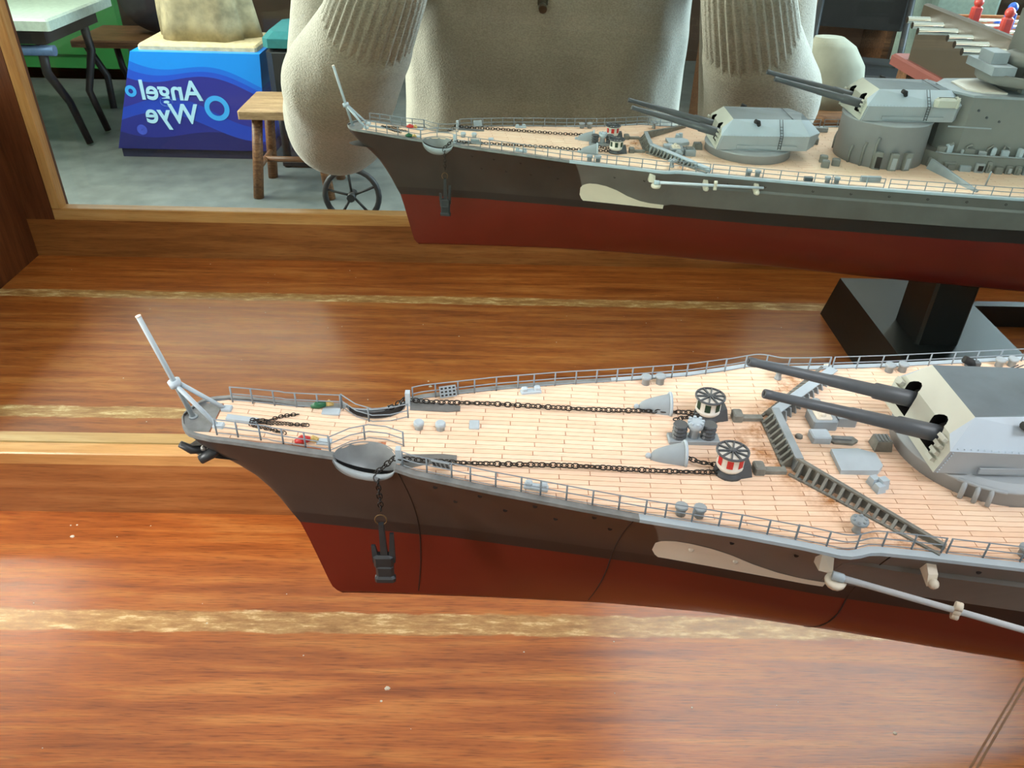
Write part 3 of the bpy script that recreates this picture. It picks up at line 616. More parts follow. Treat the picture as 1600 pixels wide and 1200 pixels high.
# ---- small deck fittings
def mushroom(x, y, r=1.75, h=3.0):
    q = SB(); z = zF(x); q.lathe([(0, r * 0.8), (h * 0.45, r * 0.8), (h * 0.5, r), (h * 0.85, r), (h, r * 0.8)], (x, y, z), (0, 0, 1), 14); sp(q, 'mushroom_vent', M_grey2)
mushroom(75.4, 2.0); mushroom(82.5, 1.8)
def bitts(x, y, rz=0.0):
    z = zF(x); e = None
    for k, dx in enumerate((-2.7, 2.7)):
        q = SB(); cx, cy = x + dx * math.cos(rz), y + dx * math.sin(rz)
        q.lathe([(0, 1.5), (2.6, 1.45), (2.7, 1.95), (3.5, 1.95), (3.7, 1.6)], (cx, cy, z), (0, 0, 1), 12); sp(q, 'mooring_bollard', M_grey)
for side in (-1, 1):
    bitts(158.2, side * 34.6, side * 0.12); bitts(254.5, side * 48.2, side * 0.11); bitts(301, side * 54.5, side * 0.11)
    # closed fairlead
    q = SB(); x, y = 113, side * 25.4; a = side * 0.2
    q.bevbox((x, y, zF(x) + 0.5), (7.4, 2.6, 1.0), 0.25, a)
    for dx in (-2.3, 2.3): q.bevbox((x + dx * math.cos(a), y + dx * math.sin(a), zF(x) + 1.6), (2.2, 2.0, 1.6), 0.4, a)
    sp(q, 'fairlead', M_grey2)
    # perforated rack on the rail
    q = SB(); x, y = 84.0, side * 19.6; z = zF(x)
    q.box((x, y, z + 3.0), (5.8, 0.5, 4.0), side * 0.26, side * -0.5); r = sp(q, 'perforated_rack', M_grey)
    q = SB()
    for i in range(4):
        for j in range(3):
            p = Vector((x, y, z + 3.0)) + Matrix.Rotation(side * 0.26, 3, 'Z') @ Matrix.Rotation(side * -0.5, 3, 'X') @ Vector((-2.1 + 1.4 * i, -0.3, -1.2 + 1.2 * j)); q.box(p, (0.8, 0.12, 0.6), side * 0.26, side * -0.5)
    sp(q, 'perforation', M_seam, r)
    # bell-mouth chain pipe
    x, y = 156.5, side * 14.0 + 5.6 if side > 0 else -8.4; y = 18.9 if side > 0 else -8.2; z = zF(x); q = SB(); q.smooth = True; L = []
    for t in [i / 8 for i in range(9)]:
        hw = 0.9 + 3.1 * t ** 0.5; hh = 0.8 + 5.2 * t ** 0.45
        L.append([(x - 6.2 + 11 * t, y + hw * math.cos(a), z - 0.1 + hh * max(0.0, math.sin(a))) for a in [PI * k / 12 for k in range(13)]])
    q.loft(L, True, False, False); cp_ = sp(q, 'chain_pipe_cover', M_wgrey if False else M_grey, None, 'grey bell shaped chain pipe cover')
    q = SB(); q.tube([(x + 4.9, y + 4.1 * math.cos(a), z + 6.2 * math.sin(a)) for a in [PI * k / 12 for k in range(13)]], 0.55, 6); sp(q, 'rim', M_grey2, cp_)
    q = SB(); q.ball((x - 6.6, y, z + 0.9), 1.0); sp(q, 'knob', M_grey2, cp_)
    # chain stopper behind the capstan
    x, y = 186.0, side * 14.0; z = zF(x); q = SB(); q.bevbox((x - 1.8, y, z + 1.5), (3.4, 4.4, 3.0), 0.4); q.box((x + 3.2, y - 0.3, z + 0.7), (7.4, 2.4, 1.4)); sp(q, 'cable_clench', M_wgrey, None, 'weathered grey cable clench behind capstan')
M_white = pm('drum_white', (226, 224, 216), 0.5, var=0.04)
def capstan(x, y, col, nm):
    z = zF(x); q = SB(); q.lathe([(0, 4.8), (1.2, 4.6), (1.6, 3.4), (2.0, 3.4)], (x, y, z), (0, 0, 1), 20); q.hexa([(x + 1, y - 4, z), (x + 7, y - 2.6, z), (x + 7, y + 2.6, z), (x + 1, y + 4, z)], [(x + 1, y - 3, z + 3.4), (x + 6, y - 1.8, z + 4.6), (x + 6, y + 1.8, z + 4.6), (x + 1, y + 3, z + 3.4)])
    c = sp(q, 'capstan', M_dark, None, 'striped anchor capstan with spoked top')
    q = SB(); q.lathe([(2.0, 3.6), (3.0, 4.3), (3.8, 4.35), (4.0, 4.15), (7.6, 4.15), (7.8, 4.6), (8.4, 4.75)], (x, y, z), (0, 0, 1), 24); q.cur = 1; sp(q, 'drum', [M_white, M_grey], c)
    ms = pm(nm, col, 0.5, var=0.05)
    for k in range(7):
        a = 2 * PI * k / 7 - 1.9; q = SB(); da = 0.23
        q.loft([[(x + r * math.cos(a + t), y + r * math.sin(a + t), z + h) for t in (-da, -da / 3, da / 3, da)] for r, h in ((4.25, 4.4), (4.25, 7.4))], False, False, False); sp(q, 'painted_stripe', ms, c)
    q = SB(); q.tube([(x + 4.9 * math.cos(t), y + 4.9 * math.sin(t), z + 8.6) for t in [2 * PI * i / 24 for i in range(24)]], 0.42, 5, True)
    for k in range(10):
        a = 2 * PI * k / 10; q.box((x + 2.8 * math.cos(a), y + 2.8 * math.sin(a), z + 8.75), (4.2, 0.5, 0.6), a)
    q.lathe([(8.4, 1.0), (9.3, 0.9), (9.4, 0.5)], (x, y, z), (0, 0, 1), 10); sp(q, 'spoked_top', M_dark, c)
    q = SB(); q.lathe([(8.1, 4.4), (8.35, 4.3)], (x, y, z), (0, 0, 1), 20); sp(q, 'drum_top', M_white, c)
capstan(174.0, 15.2, (26, 58, 42), 'stripe_green'); capstan(174.6, -14.4, (196, 44, 40), 'stripe_red')
# warping capstan between two cable reels
x, y = 166.4, 1.4; z = zF(x); q = SB(); q.bevbox((x, y, z + 0.8), (17, 5.0, 1.6), 0.3); wb = sp(q, 'reel_bench', M_grey, None, 'grey bench with two cable reels and small capstan')
for dx in (-4.9, 4.7):
    q = SB(); q.lathe([(1.6, 2.3)] + [(1.9 + 0.75 * i, 2.5 if i % 2 == 0 else 2.05) for i in range(7)] + [(6.8, 2.3)], (x + dx, y, z), (0, 0, 1), 14, smooth=False); sp(q, 'cable_reel', M_dark, wb)
q = SB(); q.lathe([(1.6, 1.7), (5.0, 1.5), (5.6, 2.6), (7.4, 2.75), (8.0, 2.2), (8.2, 1.0)], (x, y, z), (0, 0, 1), 14)
for k in range(8): a = 2 * PI * k / 8; q.box((x + 2.3 * math.cos(a), y + 2.3 * math.sin(a), z + 7.9), (0.9, 0.9, 0.9), a)
sp(q, 'small_capstan', M_grey2, wb)

# ---- breakwater with buttresses
BW = [(228, 47.0), (195.5, 13.6), (195.5, -13.6), (229, -47.0)]
q = SB(); zb = [zF(228), zF(195), zF(195), zF(228)]; hh = [1.6, 5.0, 5.0, 1.6]
def bw_seg(i):
    a, c = Vector(BW[i] + (0,)), Vector(BW[i + 1] + (0,)); d = (c - a).normalized(); n = Vector((-d.y, d.x, 0))
    if n.x > 0: n = -n                         # towards the bow
    return a, c, d, n
for i, nm in ((0, 'breakwater_wing'), (1, 'breakwater_front'), (2, 'breakwater_wing')):
    a, c, d, n = bw_seg(i); L = (c - a).length; q = SB()
    za, zc = zF(a.x) - 0.1, zF(c.x) - 0.1; ha, hc = hh[i], hh[i + 1]; back = -n * 1.2
    up = lambda h: Vector((0, 0, h))
    q.hexa([a + up(za), c + up(zc), c + back + up(zc), a + back + up(za)], [a + up(za + ha) + back * 0.8, c + up(zc + hc) + back * 0.8, c + back * 1.4 + up(zc + hc), a + back * 1.4 + up(za + ha)])
    wall_ = sp(q, nm, M_grey if i != 2 else M_wgrey, None, 'grey V shaped breakwater plate')
    fw_ = (2.8, 2.0, 1.1)[i]; q = SB(); q.hexa([a + up(za + ha - 0.1) - back * 0.1, c + up(zc + hc - 0.1) - back * 0.1, c + back * fw_ + up(zc + hc - 0.1), a + back * fw_ + up(za + ha - 0.1)], [a + up(za + ha + 0.5) - back * 0.1, c + up(zc + hc + 0.5) - back * 0.1, c + back * fw_ + up(zc + hc + 0.4), a + back * fw_ + up(za + ha + 0.4)]); sp(q, 'top_flange', (M_grey2, M_grey, M_wgrey)[i], wall_)
    q = SB(); f = n * 3.2; q.hexa([a + f + up(za), c + f + up(zc), c + f * 0.7 + up(zc), a + f * 0.7 + up(za)], [a + f + up(za + 0.8), c + f + up(zc + 0.8), c + f * 0.7 + up(zc + 0.8), a + f * 0.7 + up(za + 0.8)]); sp(q, 'foot_strip', M_wgrey, wall_)
    t0, t1 = {0: (8, L - 1), 1: (1, L - 1), 2: (1, L - 10)}[i]; nr = {0: 14, 1: 9, 2: 13}[i]
    for k in range(nr):
        t = t0 + (t1 - t0) * (k + 0.5) / nr; p = a + d * t; fr_ = t / L; zz = za + (zc - za) * fr_; h = (ha + (hc - ha) * fr_)
        e = d * 0.45; q = SB()
        q.add([p - e + up(zz), p - e + f + up(zz), p - e + f + up(zz + 0.9), p - e + up(zz + h), p + e + up(zz), p + e + f + up(zz), p + e + f + up(zz + 0.9), p + e + up(zz + h)], [(0, 1, 2, 3), (7, 6, 5, 4), (0, 4, 5, 1), (1, 5, 6, 2), (2, 6, 7, 3), (3, 7, 4, 0)])
        sp(q, 'buttress', M_wgrey, wall_)
    if i in (0,):
        for k in range(11):
            t = 6 + (L - 8) * (k + 0.5) / 11; p = a + d * t; q = SB(); g = back * 1.2; e = d * 0.35; zz = za; h = (ha + (hc - ha) * t / L)
            q.add([p - e + g + up(zz), p - e + g * 3.4 + up(zz), p - e + g * 2.6 + up(zz + h), p - e + g + up(zz + h), p + e + g + up(zz), p + e + g * 3.4 + up(zz), p + e + g * 2.6 + up(zz + h), p + e + g + up(zz + h)], [(0, 1, 2, 3), (7, 6, 5, 4), (0, 4, 5, 1), (1, 5, 6, 2), (2, 6, 7, 3), (3, 7, 4, 0)]); sp(q, 'bracket', M_grey, wall_)
# hatches and boxes between breakwater and turret
q = SB(); q.lathe([(0, 1.3), (0.8, 1.2), (1.2, 0.6)], (203, 4.2, zF(203)), (0, 0, 1), 10); sp(q, 'deck_cap', M_wgrey)
q = SB(); q.bevbox((209.6, 3.4, zF(209) + 1.3), (6.4, 5.2, 2.8), 0.4); sp(q, 'deck_box', M_grey2)
q = SB(); q.prism([(212.4, 2.6), (214, 0.9), (220, 0.5), (222.4, 2.2), (221.4, 4.4), (214.4, 4.9)], zF(216) - 0.1, zF(216) + 0.9); o = sp(q, 'oval_hatch', M_wgrey)
q = SB(); q.prism([(214, 2.4), (220, 1.9), (220.6, 3.4), (215, 3.8)], zF(216) + 0.8, zF(216) + 1.5); sp(q, 'hatch_lid', M_edge, o)
q = SB(); q.prism([(210.5, -14.5), (222.5, -14.5), (225.0, -11.8), (225.0, -5.6), (220, -3.2), (211, -3.6)], zF(217) - 0.1, zF(217) + 1.9); sp(q, 'skylight_hatch', M_grey2, None, 'flat blue grey hatch with clipped corners')
q = SB(); q.box((229.4, 0.4, zF(229) + 1.9), (6.0, 5.4, 3.8), 0, 0, 0, 0.82); o = sp(q, 'louvred_vent', M_wgrey, None, 'dark olive grey louvred vent')
for k in range(4): q = SB(); q.box((227.6 + 1.2 * k, 0.4, zF(229) + 3.9), (0.6, 3.8, 0.5)); sp(q, 'louvre', M_edge, o)
for (dx, dy, h) in ((0, 0, 3.6), (-2.2, 1.4, 3.0), (-1.6, -1.6, 2.6)): q = SB(); q.box((221.6 + dx, -20.2 + dy, zF(221) + h / 2), (3.2, 3.0, h), 0.3, 0, 0, 0.75); sp(q, 'ventilator', M_grey2)
q = SB(); q.bevbox((213.2, 12.6, zF(213) + 2.0), (8.6, 8.4, 4.0), 0.5, 0.0); o = sp(q, 'deck_house', M_grey, None, 'grey deck house with pale rounded lid')
q = SB(); q.bevbox((212.8, 12.4, zF(213) + 4.2), (5.4, 6.6, 1.2), 0.5); q.ball((212.4, 10.8, zF(213) + 4.9), 1.2); q.ball((213, 13.6, zF(213) + 4.9), 1.1); sp(q, 'lid', M_cream, o)
q = SB(); q.bevbox((221.6, 14.2, zF(221) + 2.0), (7.0, 6.8, 4.0), 0.4); o = sp(q, 'deck_house', M_grey)
q = SB(); q.bevbox((221.2, 14.0, zF(221) + 4.4), (4.6, 4.6, 1.0), 0.3); sp(q, 'lid', M_edge, o)
q = SB(); q.ball((213.4, 20.4, zF(213) + 2.2), 2.6); q.lathe([(0, 1.4), (2, 1.2)], (213.4, 20.4, zF(213)), (0, 0, 1), 8); sp(q, 'ventilator', M_grey)
for side in (-1, 1):
    q = SB(); x, y = 206.2, side * 40.0; z = zF(206); q.lathe([(0, 1.4), (0.5, 1.2), (3.4, 0.8), (3.6, 2.6), (4.4, 2.6), (4.6, 1.4)], (x, y, z), (0, 0, 1), 12)
    for k in range(6): q.ball((x + 1.8 * math.cos(k * PI / 3), y + 1.8 * math.sin(k * PI / 3), z + 4.6), 0.6, 6, 4)
    sp(q, 'small_capstan', M_grey)

# ---- guard rails
M_rl = pm('rail_grey', (128, 140, 150), 0.5, var=0.06)
def railing(pts, posts, h=5.7, bars=(0.5, 3.0, 5.7), r=0.24, end=True):
    q = SB(); P = [Vector(p) for p in pts]
    for b in bars: q.tube([p + Vector((0, 0, b)) for p in P], r if b > 1 else r * 0.8, 4, False, False)
    for p in posts: p = Vector(p); q.rod(p - Vector((0, 0, 0.3)), p + Vector((0, 0, h + 0.1)), r * 1.25, None, 5)
    sp(q, 'guard_rail', M_rl)
def edge_pts(s0, s1, side, n, inset=2.3, fn=None):
    out = []
    for i in range(n + 1):
        s = s0 + (s1 - s0) * i / n; out.append((s, side * (bD(s) - inset), zF(s) + (0.3 if s < 30 else 0.0)))
    return out
for side in (-1, 1):
    railing(edge_pts(13.5, 48.5, side, 20, 2.8), [edge_pts(s, s + 1, side, 1, 2.8)[0] for s in (13.5, 20, 27, 34, 41, 48.5)])
    arc = [(48.8 + 22.5 * t, side * ((lerp(t, [0, 0.25, 0.5, 0.75, 1], [11.6, 6.6, 4.3, 5.0, 7.6]))), zF(49 + 22 * t)) for t in [i / 16 for i in range(17)]]
    railing(arc, [arc[0], arc[7], arc[16]])
    L = edge_pts(72.0, 187.0, side, 60, 2.4); railing(L, [L[round(i * 60 / 16)] for i in range(17)])
    L = edge_pts(187.0, 228.0, side, 30, 2.6); railing(L, [L[round(i * 30 / 5)] for i in range(6)])
    L = edge_pts(229.5, 330.0, side, 40, 2.6); railing(L, [L[round(i * 40 / 10)] for i in range(11)])
    L = edge_pts(333.0, 470.0, side, 40, 2.6); railing(L, [L[round(i * 40 / 14)] for i in range(15)])
    L = edge_pts(473.0, 1100.0, side, 80, 2.6); railing(L, [L[round(i * 80 / 40)] for i in range(41)])

# ---- main gun turrets
M_face = pm('turret_face_pale', (188, 192, 182), 0.5, var=0.04)
M_side = pm('turret_side_grey', (180, 195, 208), 0.5, var=0.04)
M_low = pm('turret_lower_grey', (158, 166, 172), 0.5, var=0.05)
M_roof = pm('turret_roof_slate', (92, 106, 114), 0.42, var=0.12, ns=90)
M_hole = pm('gun_port_black', (16, 16, 17), 0.6)
def turret(ox, oz, zdeck, elev):
    T = lambda p: (p[0] + ox, p[1], p[2] + oz)
    q = SB(); V = []; idx = {}
    def vtx(n, s, y, z):
        for sd, t in ((-1, 'P'), (1, 'S')): idx[n + t] = len(V); V.append(T((s, sd * y, z)))
    vtx('rf', 246, 14.6, 198.5); vtx('rr', 289, 13.0, 198.5); vtx('B', 239.2, 16.0, 193.2); vtx('C', 238.6, 20.2, 189.6); vtx('D', 236.6, 19.4, 180.6)
    vtx('cr', 294, 21.2, 190.4); vtx('ct', 303.5, 11.5, 190.2); vtx('dr', 294, 20.2, 181.0); vtx('dt', 301.5, 11.0, 181.6); vtx('cm', 262, 22.2, 190.2); vtx('dm', 262, 21.2, 180.8); vtx('rt', 296, 8.0, 197.0)
    F = []
    def face(names, mi): F.append(([idx[n] for n in names], mi))
    face(('rfP', 'rfS', 'rrS', 'rtS', 'rtP', 'rrP'), 3)
    face(('rfS', 'rfP', 'BP', 'BS'), 0)
    for t in 'PS':
        face(('rf' + t, 'rr' + t, 'cr' + t, 'cm' + t, 'C' + t, 'B' + t), 1); face(('C' + t, 'cm' + t, 'dm' + t, 'D' + t), 2); face(('cm' + t, 'cr' + t, 'dr' + t, 'dm' + t), 2)
        face(('rr' + t, 'rt' + t, 'ct' + t, 'cr' + t), 1); face(('cr' + t, 'ct' + t, 'dt' + t, 'dr' + t), 2)
    face(('BP', 'BS', 'CS', 'DS', 'DP', 'CP'), 0); face(('rtP', 'rtS', 'ctS', 'ctP'), 1); face(('ctP', 'ctS', 'dtS', 'dtP'), 2); face(('DP', 'DS', 'dmS', 'drS', 'dtS', 'dtP', 'drP', 'dmP'), 2)
    for fs, mi in F: q.f.append(tuple(fs)); q.mi.append(mi); q.sm.append(False)
    q.v = [tuple((c - f) * q.k for c, f in zip(p, q.off)) for p in V]
    house = sp(q, 'gun_turret', [M_face, M_side, M_low, M_roof, M_hole], None, 'twin gun turret with dark roof')
    # two slots cut for the guns
    cut = SB(); cut.cur = 4
    for sd in (-1, 1):
        o_ = [(236, 183.5), (236, 190.5)] 
        w = 3.6; prof = [(-w, 183.6), (w, 183.6), (w, 191.5)] + [(w * math.cos(a), 191.5 + w * 0.9 * math.sin(a)) for a in [PI * k / 8 for k in range(1, 8)]] + [(-w, 191.5)]
        cut.loft([[T((s, sd * 9.3 + yy, zz + (0 if s < 240 else 0))) for yy, zz in prof] for s in (228, 243.5)], True, True, True, False)
    co = cut.build('turret_cutter', [M_face, M_side, M_low, M_roof, M_hole], ship)
    md = house.modifiers.new('cut', 'BOOLEAN'); md.object = co; md.operation = 'DIFFERENCE'; md.solver = 'EXACT'
    dg = bpy.context.evaluated_depsgraph_get(); nm = bpy.data.meshes.new_from_object(house.evaluated_get(dg)); house.modifiers.clear(); house.data = nm
    bpy.data.objects.remove(co)
    for sd in (-1, 1):
        A = Vector(T((241.5, sd * 9.3, 187.8))); B_ = Vector(T((182.0, sd * 9.1, 187.8 + elev))); ax = (A - B_); L = ax.length
        q = SB(); q.lathe([(6.0, 0.75), (0.0, 0.95), (0, 1.35), (0.3, 1.5), (2.5, 1.5), (2.8, 1.4), (29.3, 1.9), (29.5, 2.05), (45.8, 2.25), (46.0, 2.75), (L, 2.85), (L + 3, 2.6)], B_, ax, 16, True, True); bo = sp(q, 'gun_barrel', M_dark, house, 'long dark grey gun barrel')
        q = SB(); q.lathe([(0.5, 0.85), (0.52, 0.1)], B_, ax, 10); sp(q, 'muzzle_bore', M_hole, bo)
        q = SB(); q.ball(T((243, sd * 9.3, 188)), 3.7, 12, 8); sp(q, 'blast_bag', M_hole, house)
        # stepped cheek castings beside the port
        for k in range(4):
            q = SB(); t = k / 4; q.box(T((238.2 - 0.5 * k, sd * 15.6, 191.2 - 2.5 * k)), (2.4, 3.4, 1.2), 0, 0, 0.5); sp(q, 'cheek_casting', M_face, house)
        q = SB(); q.tube([T((262, sd * 17.2, 195.6)), T((261, sd * 18.0, 197.6)), T((258.6, sd * 18.6, 198.6))], [1.2, 1.5, 1.3], 8); h = sp(q, 'periscope_hood', M_hole, house, 'small black periscope hood')
        # rivet line along the shoulder
        q = SB()
        for k in range(26):
            s = 241 + 2.0 * k; y = 20.2 + 2.0 * min(1, max(0, (s - 238) / 24)); q.lathe([(0, 0.3), (0.25, 0.22)], T((s, sd * (y - 0.55), 190.35)), (0, sd * 0.8, 0.75), 5)
        for k in range(9):
            a = k / 8; q.lathe([(0, 0.3), (0.25, 0.22)], T((238.7 - 1.9 * a + 0.9, sd * (20.3 - 0.75 * a), 189 - 8 * a)), (0.1, sd, 0), 5)
        sp(q, 'rivet_line', M_side, house, None, 'stuff')
        # ladder on the side
        q = SB()
        for dx in (-0.9, 0.9): q.tube([T((276 + dx, sd * 14.8, 198.8)), T((276 + dx, sd * 22.4, 190.6)), T((276 + dx, sd * 21.9, 182.0))], 0.22, 4)
        for k in range(9):
            z = 183 + 1.5 * k; y = 22.0 if z < 190.4 else 22.2 - (z - 190.4) * 0.92; q.rod(T((275.1, sd * y, z)), T((276.9, sd * y, z)), 0.2, None, 4)
        sp(q, 'ladder', M_dark, house)
        q = SB(); q.box(T((268, sd * 21.6, 183.2)), (38, 0.6, 2.0)); sp(q, 'skirt_plate', M_low, house)
    q = SB(); q.tube([T((284, y, 198.6)) for y in (-13, 13)], 0.2, 4); sp(q, 'roof_seam', M_dark, house)
    cx, cy = 262.2 + ox, 0.0
    q = SB(); ztop_ = 180.4 + oz
    q.lathe([(zdeck - 0.1, 27.6), (ztop_ - 1.6, 27.4), (ztop_ - 1.5, 28.0), (ztop_ - 0.6, 28.0), (ztop_ - 0.5, 25.5), (ztop_ + 0.4, 24.8)], (cx, cy, 0), (0, 0, 1), 56); bb = sp(q, 'barbette', M_low, house)
    return house
tA = turret(0, 0, zF(262), 14.7); tB = turret(86.4, 20.2, zF(348), 14.0)
for sd in (-1, 1):
    q = SB(); q.bevbox((372, sd * 21.6, 213.6), (14, 5.0, 5.6), 1.6); q.bevbox((378.5, sd * 21.8, 213.6), (2.6, 5.6, 6.2), 1.2); sp(q, 'range_finder_hood', M_face, tB)
q = SB()
for k in range(3): a = -2.2 + 0.13 * k; cx, cy = 262.2 + 28.6 * math.cos(a), 28.6 * math.sin(a); q.tube([(cx, cy, 180.0), (cx + 0.9 * math.cos(a), cy + 0.9 * math.sin(a), 178.6), (cx + 1.3 * math.cos(a), cy + 1.3 * math.sin(a), 174.6)], 0.75, 6)
q.tube([(262.2 + 28.8 * math.cos(a), 28.8 * math.sin(a), 180.1) for a in (-2.28, -2.1, -1.92, -1.8)], 0.6, 5); sp(q, 'vent_trunks', M_low, tA)

# ---- forward superstructure
M_tower = pm('tower_grey', (124, 128, 126), 0.5, var=0.06)
zd_ = zF(390)
def block(name, out, z0, z1, mat, parent=None, label=None, top=1.0):
    q = SB(); cx = sum(p[0] for p in out) / len(out)
    q.loft([[(p[0], p[1], z0) for p in out], [(cx + (p[0] - cx) * top, p[1] * top, z1) for p in out]]); return sp(q, name, mat, parent, label)
def symo(h): return h + [(x, -y) for x, y in reversed(h)]
house1 = block('lower_deck_house', symo([(372, 14), (378, 22), (400, 26), (470, 34), (640, 38)]), zd_ - 0.2, 182.5, M_tower, None, 'grey lower superstructure house')
tower = block('conning_tower', symo([(379, 8), (389, 20.5), (428, 25), (470, 25), (480, 18)]), 182.4, 217.5, M_tower, None, 'tall faceted grey conning tower', 1.0)
q = SB(); q.loft([[(p[0], p[1], z) for p in symo([(377.6, 8.6), (388.4, 21.4), (428, 26), (471, 26), (481, 18.6)])] for z in (216.6, 218.0)]); sp(q, 'roof_plate', M_grey, tower)
q = SB(); q.lathe([(0, 25), (1.0, 26), (6, 27), (6.4, 26), (2, 24)], (425, 0, 222.5), (0, 0, 1), 32); br = sp(q, 'bridge_ring', M_tower, tower)
q = SB(); q.lathe([(0, 11), (14, 10.5), (14.5, 13), (20, 13), (22, 9)], (424, 0, 217.8), (0, 0, 1), 20); sp(q, 'director_tower', M_tower, tower)
q = SB(); q.box((404, 0, 231), (14, 34, 5)); q.box((404, 0, 236.5), (10, 16, 7)); sp(q, 'range_finder', M_grey, tower)
q = SB(); q.box((440, 0, 240), (40, 30, 44)); q.box((440, 0, 265), (22, 60, 6)); sp(q, 'tower_mast', M_tower, tower)
q = SB(); q.prism(symo([(388, 10), (396, 16), (410, 18)]), 218, 219); sp(q, 'walkway', M_white, tower)
for side in (-1, 1):
    for (x, z) in ((394, 209), (400, 205), (408, 203)):
        y = 20.5 + (x - 389) * 4.5 / 39; q = SB(); q.lathe([(0, 0.8), (0.6, 0.7)], (x, side * y, z), (-0.1, side, 0), 8); sp(q, 'bolt_eye', M_dark, tower)
    q = SB(); q.box((392, side * 20.9, 198.6), (26, 0.7, 0.9), side * 0.115); sp(q, 'ledge', M_grey, tower)
    # doors, boxes and vents crowding the lower house and barbette
    rr = random.Random(5 + side)
    x = 374.0; k = 0
    while x < 470:
        wdt = rr.uniform(2.2, 7.5); y = lerp(x, [372, 378, 400, 470], [14, 22, 26, 34]) + rr.uniform(0.4, 1.6); h = rr.uniform(3, 9.6)
        q = SB(); q.bevbox((x + wdt / 2, side * y, zd_ + h / 2), (wdt, rr.uniform(2, 4.4), h), 0.4, side * 0.12); lk = sp(q, rr.choice(['locker', 'vent_box', 'ready_locker']), rr.choice([M_tower, M_tower, M_grey, M_low]), house1)
        if h > 5:
            q = SB(); q.box((x + wdt / 2, side * (y + 2.1), zd_ + h * 0.5), (wdt * 0.55, 1.0, h * 0.55), side * 0.12); sp(q, 'locker_door', rr.choice([M_low, M_seam, M_tower]), lk)
        x += wdt + rr.uniform(0.4, 2.6); k += 1
    q = SB(); L = [(x, side * (lerp(x, [372, 378, 400, 470], [14, 22, 26, 34]) + 1.2), 183.0) for x in range(376, 470, 4)]; q.tube(L, 0.5, 4); sp(q, 'house_coaming', M_grey, house1)
    q = SB()
    for j in range(5):
        x = 382 + 11 * j + rr.uniform(-2, 2); y = lerp(x, [372, 378, 400, 470], [14, 22, 26, 34]) - rr.uniform(1, 4); q.tube([(x, side * y, 182.4), (x + 1, side * y, 186 + rr.uniform(0, 3)), (x + 3.5, side * (y + 1), 187 + rr.uniform(0, 2))], 0.8, 6)
    sp(q, 'cowl_vents', M_tower, house1)
    for k in range(11):
        x = 378 + 6.5 * k + rr.uniform(-2, 2); y = lerp(x, [372, 378, 400, 470], [14, 22, 26, 34]) - rr.uniform(0.5, 4); h = rr.uniform(1.5, 6)
        q = SB(); q.bevbox((x, side * y, 182.4 + h / 2), (rr.uniform(2.0, 7), rr.uniform(2, 4), h), 0.4, rr.uniform(-0.4, 0.4)); sp(q, 'deck_fitting', rr.choice([M_tower, M_grey2, M_low]), house1)
    for k, a in enumerate((1.95, 1.62, 1.3)):
        cx, cy = 348.6 + 28.4 * math.cos(a), side * 28.4 * math.sin(a)
        q = SB(); q.bevbox((cx, cy, zF(348) + 5.5), (5.2, 3.4, 11), 0.5, side * (a - PI / 2)); lk = sp(q, 'ready_locker', M_tower, tB)
        q = SB(); q.bevbox((cx, cy + side * 1.9, zF(348) + 4.6), (3.2, 0.5, 7.0), 0.2, side * (a - PI / 2)); sp(q, 'locker_door', M_seam if k == 0 else M_low, lk)
    for k, a in enumerate((2.6, 2.3, 2.05)):
        q = SB(); cx, cy = 348.6 + 28.2 * math.cos(a), side * 28.2 * math.sin(a); q.tube([(cx, cy, zF(348)), (cx, cy, 180 + 4 * k), (cx + 1, cy, 184 + 4 * k)], 0.9, 6); sp(q, 'vent_pipe', M_tower, tB)
    # second breakwater beside turret B
    q = SB(); z = zF(378); q.hexa([(372, side * 23, z), (373.4, side * 23, z), (385.4, side * 64, z), (384, side * 64, z)], [(373.5, side * 23, z + 6.5), (375, side * 23, z + 6.5), (386, side * 64, z + 1.2), (384.6, side * 64, z + 1.2)]); sp(q, 'side_breakwater', M_grey)
    for (x, y) in ((308, 16), (314, 22), (306, 26)): q = SB(); q.bevbox((x, side * y, zF(x) + 2.2), (5, 4.4, 4.4), 0.6, 0.3); sp(q, 'ready_box', M_tower)
    q = SB(); q.box((326, side * 50, zF(320) + 1.6), (12, 2.2, 3)); sp(q, 'paravane', M_grey)
    q = SB(); q.box((287, side * 53, zF(290) + 1.4), (5, 2.4, 2.4)); sp(q, 'fairlead', M_dark)
    q = SB(); q.rod((396, side * 52, zF(396)), (396.5, side * 52, zF(396) + 9), 0.5); sp(q, 'davit_post', M_grey)
